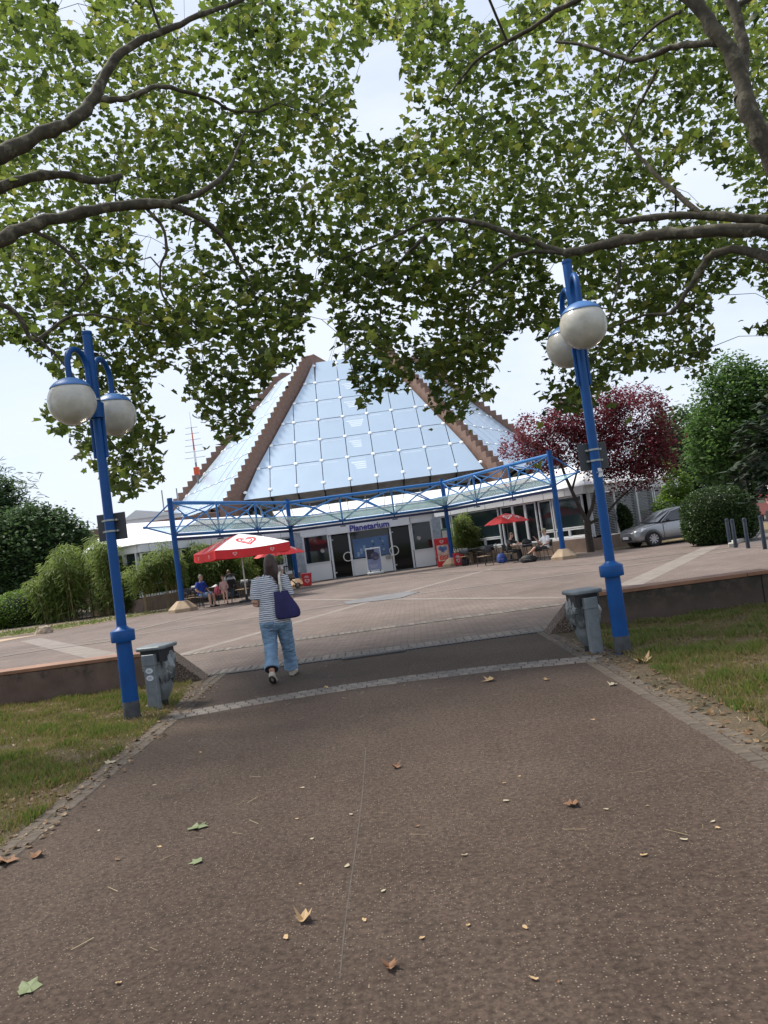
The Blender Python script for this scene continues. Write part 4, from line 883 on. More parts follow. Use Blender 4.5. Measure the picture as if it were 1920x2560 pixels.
# ------------------------------------------------------------------ parked car behind the round hedge
def make_car():
    w = g(1406*S, 1180*S); ang = R(8)
    t = empty('parked_car', (w.x+1.15, w.y+.55, 0), ang, 'silver grey hatchback parked behind the round clipped hedge', 'car')
    paint = M('silver_paint', (.32, .325, .335), .28, .6, .06, 1, coat=.5); cg = glass('car_glass', (.02, .025, .03), .03, 0, .9)
    # side profile stations along x (front = -x): x, z_low, z_belt, half width
    Wd = .88
    body = [(-2.05, .38, .62, .62), (-2.0, .26, .72, .74), (-1.8, .2, .80, .83), (-1.3, .2, .90, .87), (-.85, .19, .96, .88), (0, .19, .98, .88), (.9, .19, 1.0, .88), (1.6, .2, 1.02, .86), (1.95, .25, 1.0, .80), (2.05, .36, .92, .72)]
    mb = MB(); rows = []
    for x, zl, zb, hw in body: rows.append([(x, s_*hw*k_, z) for s_, k_, z in ((-1, .80, zl), (-1, .98, zl+.08), (-1, 1.0, (zl+zb)/2), (-1, .965, zb-.04), (-1, .86, zb), (1, .86, zb), (1, .965, zb-.04), (1, 1.0, (zl+zb)/2), (1, .98, zl+.08), (1, .80, zl))])
    n = 10; mb.add([v for r_ in rows for v in r_], [(i*n+j, i*n+(j+1) % n, (i+1)*n+(j+1) % n, (i+1)*n+j) for i in range(len(rows)-1) for j in range(n)]+[tuple(range(n)), tuple((len(rows)-1)*n+j for j in range(n))])
    b = mb.build('body', paint, t, smooth=True); sm_ = b.modifiers.new('s', 'SUBSURF'); sm_.levels = 1; sm_.render_levels = 2
    cab = [(-.98, .96, .80), (-.35, 1.34, .64), (.25, 1.46, .62), (.9, 1.46, .62), (1.5, 1.36, .60), (1.98, .98, .72)]
    mb = MB(); vs = []
    for x, z, hw in cab: vs += [(x, -hw, z), (x, hw, z)]
    top = [(2*i, 2*i+1, 2*i+3, 2*i+2) for i in range(len(cab)-1)]
    mb.add(vs, top); ro = mb.build('roof', paint, t, smooth=True, fix=False); sd_ = ro.modifiers.new('s', 'SOLIDIFY'); sd_.thickness = .03
    mb = MB()
    mb.quad((-.92, -.76, .985), (-.92, .76, .985), (-.33, .60, 1.362), (-.33, -.60, 1.362)); mb.build('windscreen', cg, t, fix=False)
    mb = MB(); mb.quad((1.55, -.56, 1.35), (1.55, .56, 1.35), (2.0, .66, 1.0), (2.0, -.66, 1.0)); mb.build('rear_window', cg, t, fix=False)
    for s_ in (-1, 1):
        low = lambda x: (x, s_*.83, .965); hi = lambda x, z: (x, s_*.645, z)
        for x0, x1, z0, z1 in ((-.80, .30, .98, 1.44), (.36, 1.42, 1.44, 1.38)):
            mb = MB()
            if x0 < 0: mb.add([low(-.82), low(.3), hi(.3, 1.435), hi(-.02, 1.40), hi(-.3, 1.32)], [(0, 1, 2, 3, 4)])
            else: mb.add([low(.36), low(1.55), hi(1.35, 1.37), hi(.9, 1.435), hi(.36, 1.435)], [(0, 1, 2, 3, 4)])
            mb.build('side_window', cg, t, fix=False)
        mb = MB(); mb.bar((.33, s_*.835, .96), (.33, s_*.648, 1.44), .05, .02); mb.build('pillar', black, t)
        mb = MB(); mb.tube([(-.86, s_*.84, .96), (-.3, s_*.66, 1.34), (.25, s_*.645, 1.455), (.9, s_*.645, 1.455), (1.42, s_*.64, 1.37), (1.75, s_*.78, 1.0)], .022, 6); mb.build('window_frame', paint, t, smooth=True)
        for x in (-.55, .45): mb = MB(); mb.box((x+.75, s_*.885, .80), (.17, .03, .035)); mb.build('door_handle', paint, t, bevel=.01)
        for x in (-.80, .36, 1.35): mb = MB(); mb.box((x, s_*.878, .58), (.012, .012, .70)); mb.build('door_seam', black, t)
        mb = MB(); mb.box((.05, s_*.86, .24), (2.5, .05, .07)); mb.build('sill_trim', black, t, bevel=.01)
        mb = MB(); mb.lathe([(.001, .08), (.06, .07), (.09, 0), (.06, -.07), (.001, -.08)], 12); o = mb.build('mirror', black, t, smooth=True); o.location = (-.62, s_*.98, 1.0); o.scale = (.8, 1.1, .8)
        mb = MB(); mb.add([(-2.0, s_*.45, .60), (-1.72, s_*.82, .66), (-1.5, s_*.86, .76), (-1.62, s_*.80, .80), (-1.98, s_*.5, .68)], [(0, 1, 2, 3, 4)]); h_ = mb.build('headlight', M('lamp_glass', (.5, .52, .55), .1, .2, .1, 5), t, fix=False); sd_ = h_.modifiers.new('s', 'SOLIDIFY'); sd_.thickness = .04; sd_.offset = 0
        for x in (-1.28, 1.32):
            mb = MB(); mb.lathe([(.34, -.04), (.37, -.03), (.37, .02), (.34, .03)], 24, caps=False); o = mb.build('wheel_arch', black, t); o.location = (x, s_*.845, .32); o.rotation_euler = (PI/2, 0, 0)
            wl_ = empty('wheel_axle', (x, s_*.80, .315)); bpy.data.objects.remove(wl_)
            mb = MB(); mb.lathe([(.20, -.10), (.29, -.11), (.315, -.07), (.315, .07), (.29, .11), (.20, .10)], 28, caps=False); ty = mb.build('tyre', M('tyre_rubber', (.014, .014, .015), .85), t, smooth=True); ty.location = (x, s_*.80, .315); ty.rotation_euler = (PI/2, 0, 0)
            mb = MB(); mb.lathe([(.195, -.06), (.21, -.09), (.205, .09), (.195, .06)], 24, caps=False); mb.lathe([(.001, .085*-s_), (.05, .08*-s_), (.05, 0)], 12)
            for k in range(9):
                a = 2*PI*k/9; mb.bar((.04*math.cos(a), .04*math.sin(a), -s_*.085), (.2*math.cos(a), .2*math.sin(a), -s_*.09), .05, .02)
            mb.build('rim', M('alloy', (.5, .5, .51), .35, .5, .1, 5), ty)
            mb = MB(); mb.lathe([(.001, 0), (.2, 0)], 20); mb.build('brake_disc', black, ty)
    mb = MB(); mb.box((-2.04, 0, .42), (.05, .9, .16)); mb.build('grille', black, t, bevel=.02)
    mb = MB(); mb.box((-2.085, 0, .45), (.02, .5, .11)); mb.build('number_plate', wht, t)
make_car()
# red van and white van at the right edge, far behind
def van(x, y, rz, mat, label, L=3.6, H=1.8):
    t = empty('parked_van', (x, y, 0), rz, label, 'van'); mb = MB(); prof = [(-L/2, .35), (-L/2, .85), (-L/2+.5, 1.0), (-L/2+1.0, H-.1), (-L/2+1.2, H), (L/2-.1, H), (L/2, H-.2), (L/2, .35)]
    n = len(prof); mb.add([(a, -.8, b) for a, b in prof]+[(a, .8, b) for a, b in prof], [tuple(range(n)), tuple(range(2*n-1, n-1, -1))]+[(i, n+i, n+(i+1) % n, (i+1) % n) for i in range(n)]); mb.build('body', mat, t, bevel=.06, seg=2)
    for s_ in (-1, 1):
        mb = MB(); mb.slab([(-L/2+.75, s_*.81, 1.05), (L/2-.3, s_*.81, 1.05), (L/2-.35, s_*.81, H-.2), (-L/2+1.1, s_*.81, H-.2)], (0, s_, 0), .02); mb.build('side_window', MAT['car_glass'], t)
        for xx in (-L/2+.75, L/2-.75):
            mb = MB(); mb.lathe([(.12, -.1), (.3, -.1), (.31, 0), (.3, .1), (.12, .1)], 20); o = mb.build('wheel', MAT['tyre_rubber'], t); o.location = (xx, s_*.74, .31); o.rotation_euler = (PI/2, 0, 0)
        mb = MB(); mb.box((L/2+.01, s_*.62, .8), (.03, .14, .3)); mb.build('tail_light', red, t)
    mb = MB(); mb.slab([(-L/2+.54, -.7, 1.05), (-L/2+.54, .7, 1.05), (-L/2+.98, .7, H-.14), (-L/2+.98, -.7, H-.14)], (-1, 0, .6), .02); mb.build('windscreen', MAT['car_glass'], t)
    return t
q = at(1893, 1300, 42); van(q.x+1.25, 42, R(75), M('van_red', (.16, .02, .02), .35, 0, .15, 3), 'dark red van at the right edge beyond the bollards', 3.6, 1.5); q = at(1912, 1265, 52); van(q.x+2.0, 52, R(8), M('van_white', (.6, .6, .6), .4), 'white van at the right edge behind the red van', 4.6, 2.4)
# bollards
bolM = M('bollard_paint', (.022, .03, .045), .45, .2, .2, 8)
for i, (px, py, pt) in enumerate(((1826, 1366, 1296), (1840, 1369, 1297), (1871, 1371, 1294), (1913, 1373, 1288))):
    q = g(px, py); h = at(px-9, pt, q.y).z; t = empty('bollard', q, 0, ['dark bollard farthest left beside the hedge', 'dark bollard second from the hedge', 'dark bollard third from the hedge', 'dark bollard farthest right beside the kerb'][i], 'bollard', 'dark bollards right of the hedge')
    mb = MB(); mb.lathe([(.058, 0), (.055, h-.1), (.05, h-.09)], 14); mb.build('post', bolM, t, smooth=True)
    mb = MB(); mb.lathe([(.056, h-.1), (.056, h-.03), (.045, h-.008), (.001, h)], 14); mb.build('cap', bolM, t, smooth=True)
mb = MB(); n = 20; vs = []
rk = MB(); rng = random.Random(3)
for k, (z, r) in enumerate(((0, .55), (.12, .52), (.28, .36), (.36, .12))):
    for j in range(10): a = 2*PI*j/10; rr = r*(1+rng.uniform(-.2, .2)); vs.append((rr*1.3*math.cos(a), rr*.7*math.sin(a), z+rng.uniform(-.03, .03)))
rk.add(vs, [(i*10+j, i*10+(j+1) % 10, (i+1)*10+(j+1) % 10, (i+1)*10+j) for i in range(3) for j in range(10)]+[tuple(range(30, 40))]); o = rk.build('boulder', M('boulder_stone', (.30, .24, .18), .9, 0, .35, 3, .6, 12)); o.location = (-12.6, 27.6, 0); o.scale = (.45, .5, .8); tag(o, 'pale rough boulder at the foot of the left bamboo', 'rock')
# apartment roof peeping over the trees at the right edge
q = at(1915, 975, 95); t = empty('apartment_block', (q.x+9, 95, 0), 0, 'tan apartment block top peeping over the right-hand trees', 'building'); zt = q.z
mb = MB(); mb.box((0, 4, zt/2-1), (17, 8, zt-1)); mb.build('wall', M('tan_render', (.42, .32, .22), .85, 0, .1, 1), t); mb = MB(); mb.box((0, 4, zt-.8), (18.4, 9.2, .9)); mb.build('roof', M('tan_roof', (.36, .26, .17), .85), t)
for i in range(4): mb = MB(); mb.box((-7+i*3.8, -.05, zt-3.2), (1.6, .12, 1.5)); mb.build('window', wing_glass, t)
# ------------------------------------------------------------------ people
hairM = {}
def hair_mat(name, col):
    m, nt, n, l, p = nodes(name); a = noise(nt, 30, 5, sc=(6, 6, .35)); r = ramp(nt, a.outputs['Fac'], [(.3, tuple(c*.45 for c in col)), (.7, tuple(c*1.5 for c in col))])
    l.new(r.outputs['Color'], p.inputs['Base Color']); p.inputs['Roughness'].default_value = .42; bump(nt, a.outputs['Fac'], .6, .01); return m
def stripe_mat():
    m, nt, n, l, p = nodes('striped_jersey'); tc = n.new('ShaderNodeTexCoord'); sp = n.new('ShaderNodeSeparateXYZ'); l.new(tc.outputs['Object'], sp.inputs['Vector'])
    a = noise(nt, 7, 3); ad = n.new('ShaderNodeMath'); ad.operation = 'MULTIPLY_ADD'; l.new(a.outputs['Fac'], ad.inputs[0]); ad.inputs[1].default_value = .035; l.new(sp.outputs['Z'], ad.inputs[2])
    mu = n.new('ShaderNodeMath'); mu.operation = 'MULTIPLY'; l.new(ad.outputs[0], mu.inputs[0]); mu.inputs[1].default_value = 38.5
    fr = n.new('ShaderNodeMath'); fr.operation = 'FRACT'; l.new(mu.outputs[0], fr.inputs[0])
    r = ramp(nt, fr.outputs[0], [(.52, (.62, .63, .64)), (.60, (.075, .105, .19)), (.92, (.075, .105, .19)), (1.0, (.62, .63, .64))]); l.new(r.outputs['Color'], p.inputs['Base Color']); p.inputs['Roughness'].default_value = .85
    w = noise(nt, 9, 4, sc=(1, 1, 2.2)); bump(nt, w.outputs['Fac'], .9, .03); return m
def denim_mat(name, col, wr=.9):
    m, nt, n, l, p = nodes(name); a = noise(nt, 6, 5, sc=(1, 1, .6)); r = ramp(nt, a.outputs['Fac'], [(.3, tuple(c*.62 for c in col)), (.55, col), (.75, tuple(min(1, c*1.35) for c in col))]); l.new(r.outputs['Color'], p.inputs['Base Color'])
    p.inputs['Roughness'].default_value = .9; w = noise(nt, 11, 4, sc=(1, 1, 2.6)); bump(nt, w.outputs['Fac'], wr, .035); return m
def cloth(name, col): return M(name, col, .85, 0, .15, 7, .5, 14)
V3 = lambda *a: Vector(a)
def seg(mb, pts, r1, r2=None, side=(1, 0, 0), n=14): mb.tube(pts, r1, n, True, side, r2)
def limb_pts(J, a, b, c): return [Vector(J[a]), Vector(J[b]), Vector(J[c])]
def ball(mb, c, r, n=10, sx=1, sy=1, sz=1):
    mb.lathe([(max(.0005, r*math.sin(t))*1, -r*math.cos(t)*sz) for t in np.linspace(0, PI, n)], 12, c)
def hand(mb, w, d, up, s, k):
    """palm and five curled fingers; w wrist, d direction, up back-of-hand normal, k +1/-1 thumb side"""
    w = Vector(w); d = Vector(d).normalized(); up = Vector(up); up = (up-d*up.dot(d)).normalized(); lat = d.cross(up)*k
    seg(mb, [w-d*.02*s, w+d*.04*s, w+d*.085*s], [.022*s, .036*s, .038*s], [.018*s, .016*s, .013*s], lat, 10)
    for q, (o, L) in enumerate(((-.028, .062), (-.009, .072), (.010, .068), (.028, .052))):
        b = w+d*.08*s+lat*o*s; seg(mb, [b, b+(d*.6-up*.12).normalized()*L*.5*s, b+(d*.55-up*.5).normalized()*L*s], [.0095*s, .009*s, .007*s], None, lat, 7)
    b = w+d*.03*s-lat*.034*s; seg(mb, [b, b+(d-lat*.8).normalized()*.035*s, b+(d*.95-lat*.3-up*.3).normalized()*.062*s], [.012*s, .011*s, .008*s], None, up, 7)
def figure(loc, rz, J, label, shirt, trousers, shoes, hair, sleeve=.75, leg=1.9, s=1.0, girth=1.0, voxel=.015, cap=None, beard=False, hair_kind='short', face=True, shirt_z=None, skinm=skin):
    t = empty('person', loc, rz, label, 'person')
    J = {k: Vector(v) for k, v in J.items()}
    side = Vector(J.get('side', (1, 0, 0)))
    pel, che, nk, hd = J['pel'], J['che'], J['nk'], J['hd']; hu = (hd-nk).normalized(); fw = Vector(J.get('fw', (0, 1, 0)))
    mb = MB(); gq = girth*s
    seg(mb, [pel-V3(0, 0, .06*s), pel, pel.lerp(che, .45), che, che.lerp(nk, .72)], [.13*gq, .155*gq, .135*gq, .155*gq, .09*gq], [.1*gq, .115*gq, .10*gq, .11*gq, .07*gq], side)
    seg(mb, [che.lerp(nk, .6), nk, nk.lerp(hd, .5)], [.06*s, .052*s, .05*s], None, side)
    # head: skull, jaw, nose, ears
    hx = side; hy = (fw-hu*fw.dot(hu)).normalized(); H = lambda x, y, z: hd+hx*x*s+hy*y*s+hu*z*s
    seg(mb, [H(0, .0, -.115), H(0, .012, -.09), H(0, .008, -.045), H(0, 0, 0), H(0, -.006, .05), H(0, -.006, .09), H(0, 0, .112)], [x*s for x in (.03, .052, .068, .074, .073, .054, .015)], [x*s for x in (.04, .07, .085, .092, .09, .066, .02)], side)
    seg(mb, [H(0, .085, .018), H(0, .102, -.012), H(0, .085, -.028)], [.008*s, .014*s, .012*s], None, side, 8)
    for q in (-1, 1): seg(mb, [H(q*.072, -.005, -.03), H(q*.082, -.012, .0), H(q*.074, -.012, .025)], [.008*s, .012*s, .008*s], [.014*s, .02*s, .012*s], side, 8)
    for L, k in (('L', -1), ('R', 1)):
        sh, el, wr = J['sh'+L], J['el'+L], J['wr'+L]; hp, kn, an, to = J['hp'+L], J['kn'+L], J['an'+L], J['to'+L]
        seg(mb, [che.lerp(sh, .5), sh, sh.lerp(el, .45), el], [.06*gq, .058*gq, .048*gq, .040*gq], None, fw); seg(mb, [el, el.lerp(wr, .35), wr], [.040*gq, .039*gq, .025*s], None, fw)
        hand(mb, wr, wr-el, J.get('hup', V3(0, 0, 1)), s, k)
        seg(mb, [pel.lerp(hp, .6), hp, hp.lerp(kn, .5), kn], [.09*gq, .085*gq, .072*gq, .052*gq], None, side); seg(mb, [kn, kn.lerp(an, .3), an], [.052*gq, .054*gq, .034*s], None, side)
        seg(mb, [an+(an-to).normalized()*.02, an.lerp(to, .5)-V3(0, 0, .008), to], [.034*s, .036*s, .028*s], [.035*s, .03*s, .018*s], side)
    remesh(mb, 'body', skinm, t, voxel, 3)
    # shirt
    mb = MB(); bot = pel+(pel-che).normalized()*(shirt_z if shirt_z is not None else .02)*s
    seg(mb, [bot, bot.lerp(pel, .5), pel.lerp(che, .35), pel.lerp(che, .7), che+(nk-che)*.1, che.lerp(nk, .55), che.lerp(nk, .88)], [x*gq for x in (.178, .18, .165, .172, .178, .135, .07)], [x*gq for x in (.132, .136, .125, .126, .126, .098, .066)], side)
    for L in 'LR':
        sh, el, wr = J['sh'+L], J['el'+L], J['wr'+L]
        if sleeve <= 1: pts, rr = [che.lerp(sh, .55), sh, sh.lerp(el, sleeve*.5), sh.lerp(el, sleeve)], [.075, .078, .072, .070]
        else: pts, rr = [che.lerp(sh, .55), sh, sh.lerp(el, .5), el, el.lerp(wr, sleeve-1)], [.075, .076, .064, .056, .044]
        seg(mb, pts, [x*gq for x in rr], None, fw)
    remesh(mb, 'shirt', shirt, t, voxel, 4)
    # trousers
    if trousers:
        mb = MB(); seg(mb, [pel+(che-pel)*.18, pel, (J['hpL']+J['hpR'])/2-V3(0, 0, .03*s)], [.158*gq, .172*gq, .16*gq], [.118*gq, .13*gq, .125*gq], side)
        for L in 'LR':
            hp, kn, an = J['hp'+L], J['kn'+L], J['an'+L]
            if leg <= 1: pts, rr = [pel.lerp(hp, .6), hp, hp.lerp(kn, leg*.6), hp.lerp(kn, leg)], [.10, .102, .096, .092]
            else: pts, rr = [pel.lerp(hp, .6), hp, hp.lerp(kn, .55), kn, kn.lerp(an, (leg-1)*.5), kn.lerp(an, leg-1)], [.10, .103, .090, .078, .075, .077]
            seg(mb, pts, [x*gq for x in rr], None, side)
        remesh(mb, 'trousers', trousers, t, voxel, 4)
    for L in 'LR':
        an, to = J['an'+L], J['to'+L]; d = (to-an); d.z *= 1; dn = d.normalized(); mb = MB()
        heel = an-Vector((dn.x, dn.y, 0))*.035*s-V3(0, 0, .045*s)*(1 if abs(dn.z) < .8 else .4)
        seg(mb, [heel, heel.lerp(to, .3)+V3(0, 0, .012*s), heel.lerp(to, .7), to+dn*.03*s], [.036*s, .042*s, .046*s, .03*s], [.04*s, .046*s, .032*s, .02*s], side)
        seg(mb, [an+V3(0, 0, .0), heel.lerp(to, .2)], [.04*s, .042*s], None, side)
        remesh(mb, 'shoe', shoes, t, min(voxel, .012), 2)
    # hair
    if hair_kind != 'none':
        mb = MB(); seg(mb, [H(0, -.02, -.05), H(0, -.022, 0), H(0, -.012, .055), H(0, -.008, .1), H(0, 0, .126)], [x*s for x in (.066, .082, .083, .064, .02)], [x*s for x in (.07, .088, .096, .075, .025)], side)
        if hair_kind == 'tail': seg(mb, [H(0, -.06, .03), H(0, -.12, -.03), H(0, -.11, -.14)], [.04*s, .035*s, .012*s], None, side)
        remesh(mb, 'hair', hair, t, voxel, 2)
    if cap:
        mb = MB(); seg(mb, [H(0, -.012, .02), H(0, -.01, .06), H(0, -.005, .105), H(0, 0, .13)], [x*s for x in (.09, .09, .07, .02)], [x*s for x in (.104, .102, .08, .025)], side); c_ = remesh(mb, 'cap', cap, t, voxel, 2)
        mb = MB(); k_ = 9; vs = [H(.08*math.sin(a), .08, .035) for a in np.linspace(-PI/2, PI/2, k_)]+[H(.085*math.sin(a), .085+.09*math.cos(a), .018) for a in np.linspace(-PI/2, PI/2, k_)]
        mb.add(vs, [(i, i+1, k_+i+1, k_+i) for i in range(k_-1)]); o = mb.build('cap_peak', cap, c_, fix=False); sd_ = o.modifiers.new('s', 'SOLIDIFY'); sd_.thickness = .008
    if beard:
        mb = MB(); seg(mb, [H(0, .03, -.125), H(0, .04, -.095), H(0, .035, -.06)], [x*s for x in (.03, .056, .066)], [x*s for x in (.045, .062, .066)], side); remesh(mb, 'beard', hair, t, voxel, 2)
    if face:
        for q in (-1, 1): mb = MB(); ball(mb, tuple(H(q*.031, .086, .012)), .011*s, 7); mb.build('eye', black, t, smooth=True)
        mb = MB(); seg(mb, [H(-.024, .082, -.058), H(0, .092, -.062), H(.024, .082, -.058)], [.004*s, .007*s, .004*s], None, (0, 0, 1), 6); mb.build('mouth', M('lips', (.28, .09, .08), .5), t, smooth=True)
        for q in (-1, 1): mb = MB(); seg(mb, [H(q*.014, .092, .033), H(q*.048, .078, .034)], [.005*s, .004*s], None, (0, 0, 1), 6); mb.build('eyebrow', hair, t)
    return t
def fold(o, size, strength, mid=.45):
    tx = bpy.data.textures.new('cloth_folds', 'CLOUDS'); tx.noise_scale = size; tx.noise_depth = 2
    d = o.modifiers.new('folds', 'DISPLACE'); d.texture = tx; d.strength = strength; d.mid_level = mid; d.texture_coords = 'LOCAL'
# walking woman seen from behind
def walking_woman():
    t = empty('person', (-1.60, 10.1, 0), 0, 'woman in striped tee and light jeans walking away down the path', 'person')
    mb = MB(); s1 = (1, 0, 0); vx = .009
    seg(mb, [(0, 0, .78), (0, 0, .88), (0, 0, 1.02), (0, .01, 1.2), (0, 0, 1.34)], [.15, .17, .145, .16, .11], [.11, .12, .10, .11, .08]); seg(mb, [(0, -.005, 1.3), (0, .005, 1.4), (0, .02, 1.46)], [.07, .05, .048], None)
    H = lambda x, y, z: Vector((x+.03, .035+y, 1.535+z))
    seg(mb, [H(0, .0, -.11), H(0, .012, -.085), H(0, .008, -.045), H(0, 0, 0), H(0, -.006, .05), H(0, -.006, .085), H(0, 0, .104)], [.03, .05, .064, .071, .07, .052, .015], [.04, .066, .082, .09, .088, .064, .02]); seg(mb, [H(0, .085, .018), H(0, .1, -.012), H(0, .085, -.028)], [.008, .013, .011], None, s1, 8)
    for q in (-1, 1): seg(mb, [H(q*.07, -.005, -.03), H(q*.08, -.012, 0), H(q*.072, -.012, .025)], [.008, .012, .008], [.014, .02, .012], s1, 8)
    arms = {-1: [(-.13, 0, 1.34), (-.178, -.01, 1.305), (-.222, -.045, 1.04), (-.14, .17, 1.0)], 1: [(.13, 0, 1.34), (.178, -.01, 1.305), (.235, -.03, 1.03), (.20, .2, .97)]}
    legs = {-1: [(-.095, 0, .80), (-.10, .02, .46), (-.085, -.24, .17), (-.085, -.155, .035)], 1: [(.095, 0, .80), (.10, .17, .46), (.095, .28, .085), (.115, .46, .03)]}
    for q in (-1, 1):
        a, b, c, d = [Vector(v) for v in arms[q]]; seg(mb, [a, b, b.lerp(c, .5), c], [.06, .062, .055, .047], None, (0, 1, 0)); seg(mb, [c, c.lerp(d, .35), d], [.047, .045, .027], None, (0, 0, 1)); hand(mb, d, d-c, V3(-q*.4, 0, 1), 1, q)
        a, b, c, d = [Vector(v) for v in legs[q]]; seg(mb, [a, a.lerp(b, .5), b], [.095, .08, .058]); seg(mb, [b, b.lerp(c, .3), c], [.058, .058, .036]); seg(mb, [c, c.lerp(d, .5), d], [.036, .036, .028], [.036, .03, .02])
    remesh(mb, 'body', skin, t, vx, 4)
    mb = MB(); seg(mb, [(0, 0, .735), (0, -.004, .80), (0, -.004, .88), (0, 0, 1.0), (0, .004, 1.12), (0, .004, 1.24), (0, 0, 1.325), (0, 0, 1.37), (0, .005, 1.405)], [.203, .205, .198, .183, .178, .178, .155, .105, .062], [.15, .156, .152, .138, .132, .13, .11, .088, .06], s1, 24)
    for q in (-1, 1):
        a, b, c, d = [Vector(v) for v in arms[q]]; seg(mb, [a+V3(-q*.02, 0, -.02), b, b.lerp(c, .45), b.lerp(c, .82)], [.066, .068, .066, .067], [.072, .076, .072, .072], (0, 1, 0), 18)
    o = remesh(mb, 'tee_shirt', stripe_mat(), t, vx, 5); fold(o, .09, .014, .3)
    den = denim_mat('light_denim', (.19, .30, .43))
    mb = MB(); seg(mb, [(0, 0, .92), (0, -.01, .84), (0, -.01, .74), (0, 0, .69)], [.18, .19, .196, .15], [.13, .148, .15, .12], s1, 24)
    for q in (-1, 1):
        a, b, c, d = [Vector(v) for v in legs[q]]
        pts = [a+V3(0, -.008, .0), a.lerp(b, .25), a.lerp(b, .6), b+V3(0, -.01, 0), b.lerp(c, .5), b.lerp(c, .9)]
        seg(mb, pts, [.112, .110, .098, .089, .086, .092], [.120, .115, .10, .092, .09, .094], s1, 20)
    o = remesh(mb, 'jeans', den, t, vx, 4); fold(o, .07, .024)
    for q in (-1, 1):
        a, b, c, d = [Vector(v) for v in legs[q]]; ax = (c-b).normalized(); e = b.lerp(c, .9); mb = MB()
        seg(mb, [e-ax*.012, e+ax*.012], [.0945, .0955], [.0965, .0975], s1, 20); h_ = mb.build('jeans_hem', den, t, smooth=True)
        mb = MB(); seg(mb, [e+ax*.0122, e+ax*.0135], [.084, .084], [.086, .086], s1, 16); mb.build('hem_inside', black, h_)
    shoeM = M('canvas_shoe', (.48, .42, .34), .85, 0, .25, 18, .3, 40); soleM = M('rubber_sole', (.05, .042, .035), .9)
    # rear foot on its toes, front foot flat
    for q, heel, ball_, toe, rot in ((-1, V3(-.085, -.285, .125), V3(-.085, -.165, .045), V3(-.085, -.085, .03), 1), (1, V3(.095, .235, .045), V3(.11, .40, .045), V3(.12, .50, .04), 0)):
        mb = MB(); seg(mb, [heel-(ball_-heel).normalized()*.02, heel.lerp(ball_, .3), ball_, toe], [.034, .040, .048, .034], [.045, .05, .038, .026], s1, 16)
        c = Vector(legs[q][2]); seg(mb, [c+V3(0, 0, -.02), heel.lerp(ball_, .25)], [.042, .045], None, s1); sh_ = remesh(mb, 'shoe', shoeM, t, .008, 2)
        nrm = V3(0, -.55, -.83).normalized() if rot else V3(0, 0, -1); mb = MB(); k = 16; dl = (toe-heel).normalized(); ctr_ = heel.lerp(toe, .5)+nrm*.045
        if rot: ctr_ = heel.lerp(ball_, .45)+nrm*.043; dl = (ball_-heel).normalized()
        L_ = .105 if rot else .165
        ring = [ctr_+dl*(L_*math.cos(2*PI*j/k))+V3(1, 0, 0)*(.045*math.sin(2*PI*j/k)) for j in range(k)]; mb.slab(ring, nrm, .02); mb.build('shoe_sole', soleM, sh_)
    # long brown hair
    hm = hair_mat('long_brown_hair', (.050, .024, .018)); mb = MB()
    seg(mb, [H(0, -.01, .118), H(0, -.015, .095), H(0, -.018, .04), H(0, -.03, -.03), H(.0, -.05, -.10), H(.0, -.075, -.17), H(.015, -.095, -.235)], [.025, .06, .083, .088, .09, .088, .062], [.03, .075, .098, .09, .07, .05, .035], s1, 20)
    seg(mb, [H(.025, -.09, -.18), H(.055, -.115, -.26), H(.065, -.13, -.345)], [.05, .036, .022], [.03, .024, .014], s1, 14); seg(mb, [H(-.045, -.075, -.14), H(-.06, -.1, -.2)], [.045, .02], [.03, .012], s1, 12)
    hr = remesh(mb, 'hair', hm, t, .008, 3); mb = MB(); rg = random.Random(5)
    for k in range(320):
        a = rg.uniform(PI, 2*PI) if k % 5 else rg.uniform(.85*PI, 2.15*PI); x0 = .088*math.cos(a); y0 = .09*math.sin(a)*.95-.02; ex = rg.gauss(.03, .035); L = rg.uniform(.2, .36) if ex > -.02 else rg.uniform(.16, .25)
        p0 = H(x0, y0, .02); p1 = H(x0*1.02, y0-.015, -.09); p2 = H(x0*.7+ex*.4, -.118, -.17); p3 = H(ex+x0*.25, -.128-rg.uniform(0, .018), -L)
        mb.tube([p0, p1, p2, p3], [.004, .005, .005, .0015], 4, False)
    mb.build('hair_strands', hm, hr); return t
walking_woman()
# tote bag carried on her right shoulder
tb = empty('tote_bag', (-1.43, 9.93, .80), 0, 'navy cotton tote bag with white strap hanging from the walking woman\'s shoulder', 'bag'); tote = M('navy_canvas', (.020, .018, .085), .85, 0, .25, 6, .7, 12)
mb = MB(); n = 22; rows = []
for k, (z, w, d, cx) in enumerate(((0, .125, .05, .03), (.02, .16, .062, .035), (.10, .165, .066, .035), (.18, .145, .06, .02), (.26, .115, .048, -.005), (.33, .10, .032, -.02), (.365, .092, .018, -.025))):
    rows.append([(cx+w*math.copysign(abs(math.cos(a))**.75, math.cos(a))*(1+.02*math.sin(4*a+k)), d*math.sin(a)*(1+.12*math.sin(5*a+k*1.3)), z) for a in [2*PI*j/n for j in range(n)]])
mb.add([v for r_ in rows for v in r_], [(i*n+j, i*n+(j+1) % n, (i+1)*n+(j+1) % n, (i+1)*n+j) for i in range(len(rows)-1) for j in range(n)]+[tuple(range(n-1, -1, -1))]); o = mb.build('bag_body', tote, tb, smooth=True); sm_ = o.modifiers.new('s', 'SUBSURF'); sm_.levels = 1; sm_.render_levels = 1
sw = M('strap_cotton', (.62, .58, .5), .85)
